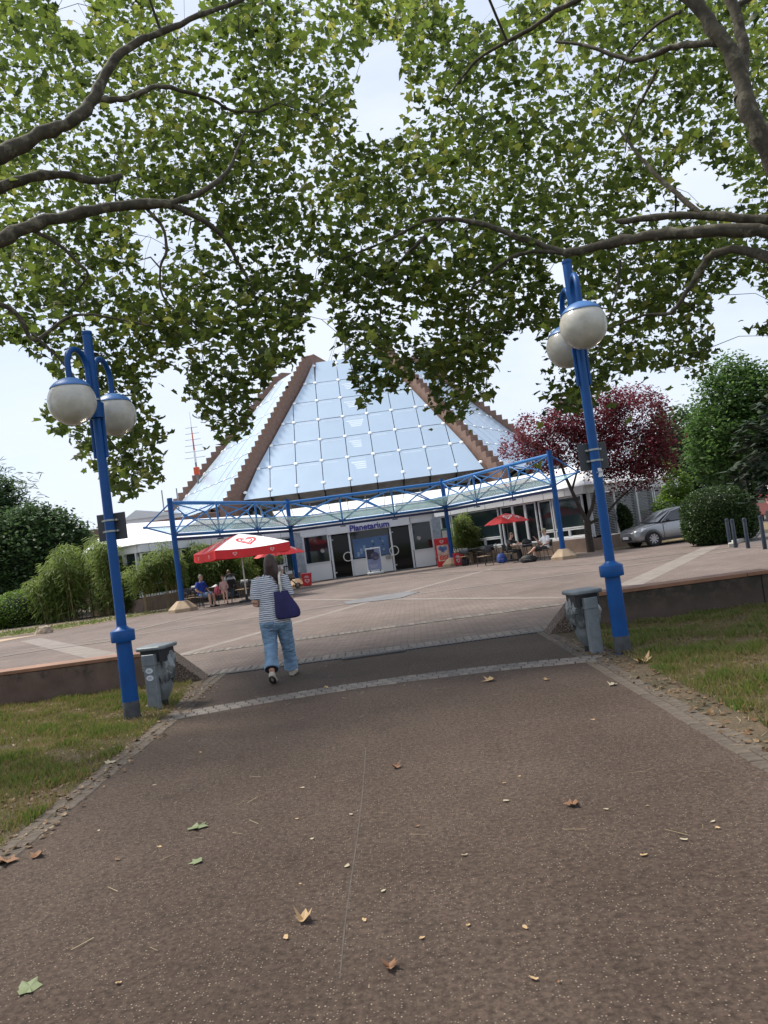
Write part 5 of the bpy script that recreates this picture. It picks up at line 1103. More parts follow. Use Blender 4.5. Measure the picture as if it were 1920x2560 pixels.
for y0, y1, nm in ((-.03, -.03, 0), (.03, .03, 1)):
    mb = MB(); pts = [(-.02, y0, .35), (-.022, y0+.005, .45), (-.025, y0+.06, .565), (-.025, .15, .608), (-.02, .26, .56)] if nm == 0 else [(-.025, y0, .35), (-.03, .1, .48), (-.02, .26, .56)]
    for a, b in zip(pts[:-1], pts[1:]): mb.bar(a, b, .028, .006)
    mb.build('strap', sw, tb)
# seated and bending people
def sit(lean=0, knee=.40, armf=None, spread=.1, hw=.17, hs=1.0):
    J = dict(pel=(0, -.06, .52), che=(0, -.06+lean*.34, .86), nk=(0, -.04+lean*.5, 1.04), hd=(0, .0+lean*.6, 1.20))
    for L, k in (('L', -1), ('R', 1)):
        J['sh'+L] = (k*hw*1.08, -.06+lean*.42, .97); J['hp'+L] = (k*.09, .0, .50); J['kn'+L] = (k*spread, knee, .50); J['an'+L] = (k*spread, knee+.03, .09); J['to'+L] = (k*(spread+.02), knee+.18, .03)
        J['el'+L] = (k*(hw+.09), -.02+lean*.3, .71); J['wr'+L] = (k*(hw-.02), .2+lean*.2, .62)
    if armf:
        for key, v in armf.items(): J[key] = v
    return J
def sc(J, s): return {k: tuple(c*s for c in v) for k, v in J.items()}
jeansM = denim_mat('mid_denim', (.10, .17, .27)); shoeD = M('dark_shoe', (.03, .03, .032), .7); brown = hair_mat('brown_hair', (.12, .065, .035)); fair = hair_mat('grey_fair_hair', (.30, .25, .2)); dkh = hair_mat('dark_hair', (.03, .02, .018))
q = ux(520, 1055, 440, 1380, 7.54)
figure((q.x, q.y+.12, .0), R(-115), sit(.0, .42, {'elL': (-.30, .0, .70), 'wrL': (-.16, .22, .60), 'elR': (.30, -.06, .72), 'wrR': (.16, .12, .60)}, .13), 'bearded man in bright blue polo and denim shorts seated under the big parasol', cloth('polo_blue', (.012, .045, .30)), denim_mat('shorts_denim', (.15, .23, .35)), shoeD, fair, .72, .92, 1.0, 1.12, beard=True)
q = ux(930, 1000, 440, 1380, 7.54); JG = sit(.02, .40, {'elL': (-.2, .02, .70), 'wrL': (-.06, .2, .58), 'elR': (.2, .02, .70), 'wrR': (.06, .2, .58)}, .07, .13)
figure((q.x, q.y+.12, .10), R(-165), sc(JG, .82), 'girl in pale pink top and shorts seated on the chair with the pink bag', cloth('top_pink', (.58, .36, .34)), cloth('shorts_pink', (.5, .26, .25)), M('sandal', (.35, .2, .15), .8), brown, .1, .7, .82, .86, hair_kind='tail')
bg_ = empty('pink_bag', (q.x-.28, q.y+.16, .42), 0, 'pink bag hanging on the girl\'s chair', 'bag'); mb = MB(); ball(mb, (0, 0, .16), .19, 10, sz=1.0); o = mb.build('bag_body', cloth('bag_pink', (.55, .12, .16)), bg_, smooth=True); o.scale = (.7, .5, 1.05); mb = MB(); mb.tube([(-.06, 0, .3), (0, .03, .42), (.06, 0, .3)], .012, 6); mb.build('strap', MAT['bag_pink'], bg_)
q = ux(1040, 880, 440, 1380, 7.54)
figure((q.x, q.y+.12, 0), R(10), sit(.1, .42), 'person in white top and blue jeans half hidden behind the girl', cloth('top_white', (.62, .62, .62)), jeansM, shoeD, brown, .7, 1.9, 1.0, .95, face=False)
q = ux(830, 755, 1140, 1280, 5.925)
figure((q.x, q.y+.1, 0), R(-120), sit(.28, .42, {'elL': (-.18, .40, .80), 'wrL': (.02, .56, .80), 'elR': (.26, .2, .74), 'wrR': (.08, .44, .77), 'fw': (.25, 1, 0)}, .1), 'boy in black shirt and trousers leaning on the terrace table', cloth('shirt_black', (.014, .014, .016)), cloth('trousers_black', (.012, .012, .014)), M('white_shoe', (.5, .5, .5), .8), brown, .7, 1.85, .97)
q = ux(1350, 712, 1140, 1280, 5.925)
figure((q.x, q.y+.1, 0), R(105), sit(-.1, .46, {'elR': (.24, .1, .74), 'wrR': (.18, .30, .96), 'knL': (-.02, .46, .58), 'anL': (.10, .62, .42), 'toL': (.10, .78, .36)}, .1), 'man in white tee and khaki cap seated cross-legged by the fourth column', cloth('tee_white', (.66, .67, .69)), cloth('trousers_dark', (.03, .032, .04)), M('dark_trainer', (.06, .05, .05), .8), brown, .8, 1.0, 1.0, cap=cloth('cap_khaki', (.26, .24, .16)))
q = at(703, 1470, 36.2)
JB = dict(pel=(0, -.12, .86), che=(0, .18, 1.12), nk=(0, .36, 1.20), hd=(0, .50, 1.20), fw=(0, .6, -1), shL=(-.19, .28, 1.16), elL=(-.26, .34, .92), wrL=(-.2, .42, .72), shR=(.19, .28, 1.16), elR=(.27, .34, .90), wrR=(.22, .42, .68), hpL=(-.09, -.12, .84), knL=(-.1, -.04, .46), anL=(-.1, -.12, .09), toL=(-.1, .05, .03), hpR=(.09, -.12, .84), knR=(.1, .04, .46), anR=(.1, .0, .09), toR=(.1, .17, .03))
figure((q.x, 36.2, 0), R(175), JB, 'person in white tee bending forward beside the stroller', cloth('tee_white2', (.62, .60, .60)), cloth('trousers_grey', (.08, .08, .09)), shoeD, brown, .7, 1.9, 1.0)
# ------------------------------------------------------------------ vegetation
def rand_rot(n, up_bias=.0, rng=RNG):
    """random orientations: local z = blade normal, tilted from +Z; local y = leaf direction"""
    th = rng.normal(0, 1, n)*(1-up_bias)*1.1+0; az = rng.uniform(0, 2*PI, n)
    nx, ny, nz = np.sin(th)*np.cos(az), np.sin(th)*np.sin(az), np.cos(th)
    N = np.stack([nx, ny, nz], 1); yaw = rng.uniform(0, 2*PI, n); t = np.stack([np.cos(yaw), np.sin(yaw), -0.35*np.ones(n)], 1)
    Yv = t-N*np.sum(t*N, 1)[:, None]; Yv /= np.linalg.norm(Yv, axis=1)[:, None]; Xv = np.cross(Yv, N); return np.stack([Xv, Yv, N], 2)
def leaf_cloud(name, tv, tf, pos, rot, scale, mat, parent=None, rnd=None, kind='stuff'):
    n = len(pos); tv = np.asarray(tv, float); k = len(tv)
    co = np.einsum('nij,kj->nki', rot, tv)*np.asarray(scale)[:, None, None]+np.asarray(pos)[:, None, :]
    lens = [len(f) for f in tf]; flat = np.concatenate([np.array(f) for f in tf]); nl = len(flat)
    me = bpy.data.meshes.new(name); me.vertices.add(n*k); me.vertices.foreach_set('co', co.reshape(-1).astype(np.float32))
    me.loops.add(n*nl); me.loops.foreach_set('vertex_index', (flat[None, :]+(np.arange(n)*k)[:, None]).reshape(-1).astype(np.int32))
    me.polygons.add(n*len(tf)); starts = np.concatenate([[0], np.cumsum(lens)[:-1]])
    me.polygons.foreach_set('loop_start', (starts[None, :]+(np.arange(n)*nl)[:, None]).reshape(-1).astype(np.int32))
    me.update(calc_edges=True)
    r = RNG.uniform(0, 1, n) if rnd is None else rnd
    at_ = me.attributes.new('rnd', 'FLOAT', 'POINT'); at_.data.foreach_set('value', np.repeat(r, k).astype(np.float32))
    me.materials.append(mat); o = link(name, me, parent)
    if kind: tag(o, kind=kind)
    return o
# leaf templates
def star_leaf(w=1.0):
    pts = [(0, 0), (.22, -.06), (.54, .06), (.42, .28), (.64, .56), (.33, .62), (0, 1.0), (-.33, .62), (-.64, .56), (-.42, .28), (-.54, .06), (-.22, -.06)]
    v = [(x*w, y, -.22*abs(x)+.05*math.sin(7*x+5*y)) for x, y in pts]+[(0, .38, .03)]
    return v, [(i, (i+1) % 12, 12) for i in range(12)]
OVAL = ([(0, 0, 0), (.26, .3, -.05), (.22, .7, -.04), (0, 1, 0), (-.22, .7, -.04), (-.26, .3, -.05)], [(0, 1, 2, 3), (0, 3, 4, 5)])
BLADE = ([(0, 0, 0), (.075, .25, 0), (.05, .7, -.06), (0, 1, -.16), (-.05, .7, -.06), (-.075, .25, 0)], [(0, 1, 2, 3), (0, 3, 4, 5)])
bark = M('plane_bark', (.062, .052, .035), .9, 0, .5, 9, .9, 24, dirt=((.21, .19, .135), 7, .53, .75))
twigM = M('twig_bark', (.045, .038, .026), .9, 0, .3, 12)
plane_cols = [(.028, .043, .010), (.050, .076, .014), (.075, .108, .018), (.112, .148, .025), (.20, .205, .042)]
planeM = leafmat('plane_leaf', plane_cols, .55); planeS = leafmat('plane_leaf_single', plane_cols, .55, attr=False)

def inside(poly, x, y):
    c = False; j = len(poly)-1
    for i in range(len(poly)):
        xi, yi = poly[i]; xj, yj = poly[j]
        if (yi > y) != (yj > y) and x < (xj-xi)*(y-yi)/(yj-yi)+xi: c = not c
        j = i
    return c
# outline of the two plane tree crowns against the sky (full-view units)
CROWN = [(-60, -60), (1719, -60), (1719, 740), (1640, 725), (1590, 690), (1560, 640), (1540, 640), (1530, 690), (1550, 760), (1530, 815), (1500, 835), (1465, 790), (1430, 805), (1400, 785), (1370, 800), (1320, 830), (1290, 865), (1240, 895), (1200, 880), (1150, 855), (1170, 790), (1160, 705), (1085, 720), (1090, 750), (1060, 790), (1060, 860), (1010, 905), (970, 905), (930, 870), (925, 800), (900, 800), (880, 855), (830, 840), (790, 880), (762, 825), (740, 760), (718, 700), (715, 640), (690, 640), (655, 690), (660, 740), (640, 775), (600, 800), (562, 830), (555, 880), (540, 940), (480, 960), (440, 915), (430, 868), (400, 865), (400, 800), (335, 800), (312, 850), (330, 880), (365, 930), (342, 960), (358, 1025), (330, 1055), (300, 1075), (262, 1100), (232, 1055), (190, 995), (150, 955), (70, 910), (95, 870), (135, 840), (90, 790), (40, 740), (-60, 735)]
HOLES = [[(745, 150), (800, 95), (862, 85), (868, 230), (850, 300), (800, 300), (760, 250)], [(1000, -60), (1100, -60), (1095, 45), (1020, 50)], [(1500, 330), (1590, 400), (1585, 455), (1500, 440), (1440, 380)], [(115, -20), (190, -20), (185, 70), (130, 60)], [(370, -20), (435, -20), (430, 55), (380, 60)], [(300, 490), (350, 480), (352, 590), (310, 600)], [(872, 690), (905, 690), (905, 735), (880, 735)], [(640, 555), (700, 570), (690, 600), (650, 600)], [(1080, 440), (1110, 440), (1110, 460), (1085, 460)], [(1180, 560), (1240, 570), (1235, 620), (1190, 610)], [(1545, 660), (1600, 610), (1659, 640), (1659, 700), (1590, 690)]]
def in_crown(p):
    v = np.array(p)-np.array([0, 0, CAMH]); d = v@_F
    if d < 1: return None
    x = (960+FPX*(v@_RT)/d)/S; y = (1280-FPX*(v@_UP)/d)/S
    if x < -55 or x > 1714 or y < -55 or y > 1300: return None
    if not inside(CROWN, x, y): return False
    return not any(inside(h, x, y) for h in HOLES)
def limb3(pts): return [at(x*S, y*S, 8.6+(Y-8.6)*.55) for x, y, Y in pts]
def plane_tree(loc, label, limbs, n_in, xr, rng, seed):
    t = empty('plane_tree', loc, 0, label, 'tree', 'plane trees arching over the path'); L = Vector(loc); l = lambda v: Vector(v)-L
    mb = MB(); mb.tube([(0, 0, -.05), (0, 0, .25), (.0, 0, 1.5), (.05, .02, 3.2), (.1, .05, 5.2), (.15, .1, 8), (.1, .2, 11)], [.46, .36, .32, .30, .26, .18, .06], 18); mb.build('trunk', bark, t, smooth=True)
    nodesP = []; 
    for pts, r0, r1, root in limbs:
        P_ = limb3(pts)
        if root is not None: P_ = [L+Vector((.05, .03, root))] + P_
        # smooth the polyline
        Q = []
        for i in range(len(P_)-1):
            for k in range(4):
                u = k/4; p0 = P_[max(i-1, 0)]; p1 = P_[i]; p2 = P_[i+1]; p3 = P_[min(i+2, len(P_)-1)]
                Q.append(.5*((2*p1)+(p2-p0)*u+(2*p0-5*p1+4*p2-p3)*u*u+(3*p1-p0-3*p2+p3)*u**3))
        Q.append(P_[-1]); k = len(Q); rad = [r0+(r1-r0)*i/(k-1) for i in range(k)]
        rr = [r*.86*(1+.07*math.sin(i*1.7+r0*90)+rng.uniform(-.07, .09)+(.22 if rng.random() < .07 else 0)) for i, r in enumerate(rad)]; Q = [p+Vector((rng.uniform(-1, 1), rng.uniform(-1, 1), rng.uniform(-1, 1)))*rad[i]*.22 for i, p in enumerate(Q)]
        mb = MB(); mb.tube([l(p) for p in Q], rr, 10); mb.build('limb', bark, t, smooth=True)
        for i, p in enumerate(Q):
            if i > 2: nodesP.append((p, rad[i]))
    # clumps of leaves, each carried by a twig grown from the nearest wood
    cl = []; tries = 0
    while len(cl) < n_in and tries < 60000:
        tries += 1
        x = rng.uniform(*xr); y = rng.uniform(-55, 1110); Y = rng.uniform(10.6, 18.5)
        if y > 640: Y = rng.uniform(9.8, 13.5)
        elif y > 500: Y = rng.uniform(10.2, 16)
        p = at(x*S, y*S, Y)
        if in_crown(p) and (p.z > 2.6): cl.append(p)
    # crown outside the picture: above, behind and to the side
    extra = []
    while len(extra) < 90:
        a = rng.uniform(0, 2*PI); rr = 6.0*math.sqrt(rng.random()); z = rng.uniform(7.0, 12.5); rr *= math.sqrt(max(.1, 1-((z-7.5)/5.6)**2))
        p = L+Vector((rr*math.cos(a), rr*math.sin(a), z)); c = in_crown(p)
        if c is None and p.y > -2: extra.append(p)
    tw = MB(); wood_ = [(p, r) for p, r in nodesP]; pts_np = np.array([p[:] for p, r in wood_]); rad_l = [r for p, r in wood_]
    allc = cl+extra; pend = list(range(len(allc))); arr = np.array([p[:] for p in allc])
    dist = np.min(np.linalg.norm(arr[:, None]-pts_np[None], axis=2), axis=1); order = np.argsort(dist)
    pts_list = [Vector(p) for p in pts_np]
    P_arr = np.zeros((len(pts_list)+2*len(allc)+4, 3)); P_arr[:len(pts_list)] = pts_np; cnt = len(pts_list); rl = rad_l[:]
    for idx in order:
        p = allc[idx]; d = np.linalg.norm(P_arr[:cnt]-np.array(p[:]), axis=1); j = int(np.argmin(d)); q = Vector(P_arr[j]); dd = d[j]
        if dd > 3.2: continue
        mid = (p+q)/2+Vector((rng.uniform(-.1, .1), rng.uniform(-.1, .1), .10*dd)); r0 = min(rl[j]*.7, .008+.012*dd)
        tw.tube([l(q), l(mid), l(p)], [r0, r0*.75, .004], 5, False)
        for v, r in ((mid, r0*.75), (p, .008)): P_arr[cnt] = v[:]; rl.append(r); cnt += 1
    tag(tw.build('twigs', twigM, t, fix=False), kind='stuff')
    pos = []; rot = []; big = []
    nr = np.random.default_rng(seed)
    for ci, p in enumerate(allc):
        isx = ci >= len(cl); n = rng.randint(18, 32) if not isx else 18; sp = rng.uniform(.20, .38) if not isx else .6
        q = nr.normal(0, 1, (n, 3))*np.array([sp, sp, sp*.62]); q[:, 2] -= .10+.25*(q[:, 0]**2+q[:, 1]**2)
        pos.append(q+np.array(p[:])); big.append(np.full(n, 1.0))
    pos = np.concatenate(pos); big = np.concatenate(big)
    keep = np.ones(len(pos), bool)
    for i in range(len(pos)):
        c = in_crown(pos[i])
        if c is False and rng.random() < .97: keep[i] = False
    pos = pos[keep]; big = big[keep]; n = len(pos); rot = rand_rot(n, .25, nr); sc_ = (.055+.115*nr.beta(1.5, 1.8, n))*big; pos = pos-np.array(L[:])
    clr = np.clip(nr.beta(1.7, 2.0, n)+.10*(np.sin(pos[:, 0]*2.1)+np.sin(pos[:, 2]*2.6+pos[:, 1])), 0, 1)
    v1, f1 = star_leaf(1.0); v2, f2 = star_leaf(.82); v2 = [(x, y, -z*1.6+.25*y*y*-.6) for x, y, z in v2]
    # the nearest leaves in the picture are leaves of their own
    world_ = pos+np.array(L[:]); dcam = np.linalg.norm(world_-np.array([0, 0, CAMH]), axis=1)
    vis = np.array([bool(in_crown(w)) for w in world_]); dcam[~vis] = 1e9; near = np.argsort(dcam/sc_)[:290]; mask = np.ones(n, bool); mask[near] = False
    me_l = bpy.data.meshes.new('leaf'); me_l.from_pydata(v1, [], f1); me_l.materials.append(planeS); me_l2 = bpy.data.meshes.new('leaf'); me_l2.from_pydata(v2, [], f2); me_l2.materials.append(planeS)
    for i in near:
        o = link('leaf', me_l if i % 2 else me_l2, t); s_ = sc_[i]; M3 = rot[i]*s_; o.matrix_basis = Matrix(((*M3[0], pos[i][0]), (*M3[1], pos[i][1]), (*M3[2], pos[i][2]), (0, 0, 0, 1)))
    v3 = [(x*.9, y, .75*abs(x)-.30*y*y) for x, y, z in v1]; hh = nr.random(n); h = hh < .4; h3 = hh > .75; leaf_cloud('crown', v3, f1, pos[mask & h3], rot[mask & h3], sc_[mask & h3], planeM, t, clr[mask & h3]); h2 = ~h & ~h3; cr = leaf_cloud('crown', v1, f1, pos[mask & h], rot[mask & h], sc_[mask & h], planeM, t, clr[mask & h]); leaf_cloud('crown', v2, f2, pos[mask & h2], rot[mask & h2], sc_[mask & h2], planeM, t, clr[mask & h2])
    # dangling seed balls
    mb = MB(); 
    for k in range(45):
        p = l(rng.choice(cl)); b = p+Vector((rng.uniform(-.3, .3), rng.uniform(-.3, .3), -.3)); ball(mb, tuple(b), .018, 5)
    o = mb.build('seed_balls', twigM, t); tag(o, kind='stuff')
    return t
LT, RTt = (-6.7, 8.3, 0), (6.6, 8.6, 0)
plane_tree(LT, 'plane tree arching over the path from beyond the left edge', [
    ([(-130, 390, 8.7), (0, 335, 9.0), (90, 290, 9.3), (160, 260, 9.5), (205, 210, 9.8), (240, 140, 10), (290, 95, 10.3), (370, 60, 10.6), (450, 25, 11), (545, -8, 11.5)], .12, .03, 5.2),
    ([(205, 212, 9.8), (250, 214, 10.0), (290, 207, 10.2), (340, 186, 10.5), (400, 198, 11), (460, 216, 11.4), (500, 238, 11.8), (560, 240, 12.3), (600, 222, 12.6)], .045, .014, None),
    ([(-130, 445, 9.6), (0, 405, 10.0), (60, 386, 10.3), (130, 376, 10.6), (215, 392, 11.2), (260, 380, 11.8)], .095, .045, 5.0),
    ([(-130, 575, 8.7), (0, 520, 9.0), (60, 490, 9.2), (150, 465, 9.6), (260, 445, 10), (370, 440, 10.5)], .115, .062, 4.4),
    ([(370, 440, 10.5), (440, 412, 10.8), (490, 372, 11.2), (510, 330, 11.5), (530, 280, 12)], .048, .014, None),
    ([(365, 440, 10.5), (420, 465, 10.8), (482, 512, 11.2), (510, 560, 11.6), (540, 612, 12), (556, 660, 12.3)], .05, .012, None),
    ([(315, 448, 10.3), (350, 490, 10.5), (360, 540, 10.7), (346, 580, 10.9), (352, 640, 11.1), (400, 690, 11.4), (440, 720, 11.6)], .026, .01, None),
    ([(75, 500, 9.4), (130, 530, 9.6), (165, 565, 9.8), (190, 592, 10), (168, 625, 10.2)], .03, .012, None),
    ([(-130, 650, 9.2), (0, 658, 9.7), (45, 690, 9.9), (75, 735, 10.1), (140, 690, 10.4), (200, 680, 10.7), (330, 705, 11)], .05, .012, 3.8),
    ([(70, 720, 10.1), (150, 800, 10.3), (200, 900, 10.6), (260, 980, 10.9), (300, 1040, 11.1)], .02, .006, None)], 700, (-55, 745), random.Random(21), 5)
plane_tree(RTt, 'plane tree with mottled limbs arching in from the right edge', [
    ([(1760, 470, 8.6), (1659, 320, 8.6), (1622, 245, 8.6), (1585, 130, 8.7), (1540, 55, 8.8), (1480, -10, 9), (1390, -70, 9.4)], .135, .085, 4.6),
    ([(1604, 215, 8.7), (1606, 140, 8.8), (1600, 70, 8.9), (1570, -20, 9.0)], .085, .07, None),
    ([(1570, 92, 8.8), (1500, 95, 9.2), (1450, 103, 9.6), (1380, 130, 10), (1335, 122, 10.3), (1255, 96, 10.8), (1200, 90, 11.2)], .055, .018, None),
    ([(1470, 25, 9.3), (1430, 45, 9.8), (1390, 80, 10.2), (1350, 128, 10.6), (1330, 190, 11)], .028, .010, None),
    ([(1390, -60, 9.5), (1224, 10, 10.3), (1149, 60, 10.8), (1044, 120, 11.4), (1000, 165, 11.8), (965, 215, 12.2)], .045, .012, None),
    ([(1800, 520, 8.9), (1659, 500, 9.3), (1560, 498, 9.6), (1440, 505, 10), (1370, 515, 10.3), (1270, 537, 10.8), (1220, 548, 11)], .105, .062, 4.2),
    ([(1222, 548, 11), (1165, 528, 11.2), (1105, 507, 11.4), (1038, 482, 11.6), (963, 474, 11.9), (913, 478, 12.1), (863, 507, 12.3), (788, 540, 12.6), (742, 557, 12.8)], .052, .014, None),
    ([(1222, 548, 11), (1147, 543, 11.2), (1097, 561, 11.4), (1055, 594, 11.5), (1021, 620, 11.7), (1013, 657, 11.8), (1011, 715, 11.9), (1000, 800, 12)], .034, .007, None),
    ([(963, 474, 11.9), (905, 524, 12.1), (872, 557, 12.2), (847, 599, 12.3), (822, 628, 12.4), (822, 700, 12.5), (815, 790, 12.6)], .03, .006, None),
    ([(1800, 460, 9.1), (1659, 475, 9.6), (1529, 466, 10.0), (1445, 465, 10.4), (1330, 480, 10.9)], .085, .04, 4.4),
    ([(1520, 466, 10.0), (1440, 400, 10.6), (1384, 340, 11.0), (1335, 275, 11.4)], .045, .014, None),
    ([(1800, 610, 8.9), (1659, 555, 9.3), (1600, 540, 9.6), (1540, 548, 9.9), (1515, 580, 10.1), (1490, 620, 10.3), (1450, 675, 10.6), (1390, 682, 10.9), (1300, 715, 11.2)], .085, .012, 3.8),
    ([(1420, 150, 9.9), (1390, 210, 10.3), (1360, 270, 10.7), (1350, 330, 11)], .025, .008, None),
    ([(1340, 560, 10.8), (1330, 640, 11), (1290, 760, 11.2), (1250, 850, 11.4)], .02, .006, None)], 900, (725, 1714), random.Random(33), 9)

# generic bushes and trees
def crown_pts(n, blobs, rng, shell=.55, lo=.58, sq=1.0):
    out = []
    w = np.array([b[3]*b[4]*b[5] for b in blobs]) ; w = w/w.sum()
    for b, k in zip(blobs, rng.multinomial(n, w)):
        d = rng.normal(0, 1, (k, 3)); d /= np.linalg.norm(d, axis=1)[:, None]; d = np.sign(d)*np.abs(d)**sq; r = (rng.random(k)**shell*(1.03-lo)+lo)[:, None]
        out.append(d*r*np.array(b[3:6])+np.array(b[:3]))
    return np.concatenate(out)
def tree(name, loc, label, cat, blobs, n, leaf, size, mat, trunk=None, group=None, clump=0, up=.3, seed=1, wood=None, lo=.58, sq=1.0, core=None):
    t = empty(name, loc, 0, label, cat, group); rng = np.random.default_rng(seed)
    if clump:
        c = crown_pts(n//clump, blobs, rng, .55, lo, sq); P_ = (c[:, None, :]+rng.normal(0, size*1.15, (len(c), clump, 3))*np.array([1, 1, .7])).reshape(-1, 3); tone = np.repeat(rng.beta(2, 2, len(c)), clump)*.7+rng.random(len(P_))*.3
    else: P_ = crown_pts(n, blobs, rng, .55, lo, sq); tone = rng.beta(2, 2, len(P_))
    P_ = P_[P_[:, 2] > .02]; tone = tone[:len(P_)]
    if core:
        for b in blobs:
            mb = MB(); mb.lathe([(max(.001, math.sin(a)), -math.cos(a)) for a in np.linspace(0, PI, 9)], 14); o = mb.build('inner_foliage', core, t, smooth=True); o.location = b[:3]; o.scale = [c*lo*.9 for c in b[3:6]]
    if trunk:
        mb = MB(); b, h, br = trunk; mb.tube([(0, 0, -.05), (0, 0, h*.5), (0, .0, h)], [b, b*.8, b*.7], 10); tr = mb.build('trunk', wood or bark, t, smooth=True)
        mb = MB(); rg = random.Random(seed)
        for k in range(br):
            bl = blobs[k % len(blobs)]; e = Vector(bl[:3])+Vector((rg.uniform(-.4, .4)*bl[3], rg.uniform(-.4, .4)*bl[4], rg.uniform(0, .4)*bl[5])); s0 = Vector((0, 0, h*rg.uniform(.85, 1))); m_ = (s0+e)/2+Vector((0, 0, .15)); mb.tube([s0, m_, e], [b*.5, b*.3, b*.08], 6)
        mb.build('branches', wood or bark, t, smooth=True)
    leaf_cloud('crown', *leaf, P_, rand_rot(len(P_), up, rng), rng.uniform(.75, 1.25, len(P_))*size, mat, t, tone); return t
green_dark = leafmat('dark_green_leaf', [(.026, .05, .02), (.042, .078, .028), (.062, .11, .036), (.095, .15, .048)], .3)
green_mid = leafmat('mid_green_leaf', [(.03, .06, .016), (.05, .10, .024), (.075, .14, .032), (.12, .19, .045)], .4)
green_lime = leafmat('lime_leaf', [(.05, .10, .015), (.09, .16, .02), (.15, .22, .03)], .4)
hedgeM = leafmat('hedge_leaf', [(.012, .025, .008), (.025, .05, .012), (.04, .075, .016), (.07, .11, .02)], .2)
plumM = leafmat('plum_leaf', [(.03, .008, .010), (.075, .014, .019), (.15, .022, .032), (.24, .038, .05)], .4)
bambM = leafmat('bamboo_leaf', [(.06, .09, .02), (.10, .145, .03), (.14, .19, .045), (.21, .26, .075)], .45)
plumbark = M('plum_bark', (.045, .034, .026), .9, 0, .35, 8, .6, 30)
# red plum tree
pt = g(1471, 1377); pl = Vector((9.05, 34.0, 0))
def off(px, py, Y): v = at(px, py, Y)-pl; return (v.x, v.y, v.z)
t = empty('plum_tree', pl, 0, 'dark red plum tree standing beside the right end of the canopy', 'tree')
for pts, r0, r1 in (([(1477, 1378), (1470, 1330), (1468, 1300)], .17, .14), ([(1468, 1305), (1440, 1250), (1415, 1195), (1395, 1140), (1380, 1090)], .10, .03), ([(1466, 1300), (1480, 1270), (1492, 1210), (1500, 1120), (1505, 1050)], .10, .02), ([(1472, 1310), (1510, 1290), (1545, 1250), (1590, 1210), (1620, 1150)], .07, .02), ([(1430, 1225), (1445, 1170), (1470, 1110), (1460, 1060)], .05, .015)):
    P_ = [Vector(off(x, y, 34.0)) for x, y in pts]; 
    if r0 == .17: P_[0].z = -.05
    mb = MB(); mb.tube(P_, [r0+(r1-r0)*i/(len(P_)-1) for i in range(len(P_))], 10); mb.build('trunk' if r0 == .17 else 'limb', plumbark, t, smooth=True)
bl = [(*off(x, y, Y), a, 1.6, b) for x, y, Y, a, b in ((1460, 1040, 34, 1.7, 1.3), (1590, 1050, 34, 1.5, 1.5), (1560, 1130, 33.6, 2.0, 1.2), (1400, 1110, 34.4, 1.3, .9), (1330, 1080, 34.6, .8, .8), (1630, 1150, 34, 1.0, .9), (1580, 1190, 33.8, 1.4, .7), (1500, 1150, 33.8, 1.2, .8), (1370, 1150, 34.4, .9, .6), (1545, 1010, 34.2, .8, .8), (1660, 1090, 34, .6, .6), (1280, 1120, 34.6, .6, .6), (1420, 1050, 34.2, 1.1, .9), (1350, 1130, 34.3, .9, .7), (1480, 1100, 33.8, 1.2, 1.0))]
rng_ = np.random.default_rng(4); c = crown_pts(3100, bl, rng_, .8); P_ = (c[:, None]+rng_.normal(0, .14, (len(c), 12, 3))).reshape(-1, 3)
leaf_cloud('crown', *OVAL, P_, rand_rot(len(P_), .2, rng_), rng_.uniform(.085, .15, len(P_)), plumM, t, np.repeat(rng_.beta(2, 2, len(c)), 12)*.6+rng_.random(len(P_))*.4)
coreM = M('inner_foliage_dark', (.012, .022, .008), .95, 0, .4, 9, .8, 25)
# big hedge, small round tree, lime shrubs, right-hand trees
q = g(1745, 1372)
hb = []
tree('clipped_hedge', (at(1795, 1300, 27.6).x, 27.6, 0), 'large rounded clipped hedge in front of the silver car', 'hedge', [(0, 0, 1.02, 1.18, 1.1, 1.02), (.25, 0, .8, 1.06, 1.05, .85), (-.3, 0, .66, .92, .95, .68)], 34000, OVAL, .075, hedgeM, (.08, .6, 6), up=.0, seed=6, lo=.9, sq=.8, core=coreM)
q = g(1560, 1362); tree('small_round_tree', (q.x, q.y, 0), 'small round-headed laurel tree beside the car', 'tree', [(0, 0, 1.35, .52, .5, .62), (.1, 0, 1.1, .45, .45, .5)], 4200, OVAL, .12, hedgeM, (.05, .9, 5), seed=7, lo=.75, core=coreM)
q = at(1690, 1270, 37); tree('lime_shrub', (q.x, 37, 0), 'bright yellow-green shrub behind the silver car', 'shrub', [(0, 0, 1.3, 1.1, .9, 1.1), (.2, 0, 2.4, .7, .7, .9), (-.1, 0, 3.2, .35, .35, .6), (1.1, .3, 1.0, 1.0, .8, .8)], 7000, OVAL, .15, green_lime, (.05, 1.0, 5), seed=8)
q = at(1840, 1100, 46); tree('leafy_tree', (q.x, 46, 0), 'tall mid-green leafy tree rising behind the round hedge', 'tree', [(0, 0, 5.4, 3.0, 2.6, 2.2), (.3, 0, 7.6, 2.4, 2.2, 2.0), (.4, 0, 9.2, 1.0, 1.0, 1.1), (-1.6, -.2, 3.9, 1.6, 1.6, 1.5), (1.8, 0, 6.4, 2.2, 2, 2.2), (-.9, -.6, 8.2, 1.0, 1, .9), (1.9, 0, 8.4, 1.3, 1.3, 1.0), (-2.4, 0, 5.6, .8, .8, .6)], 22000, OVAL, .24, green_mid, (.25, 4, 10), clump=12, seed=9, lo=.45)
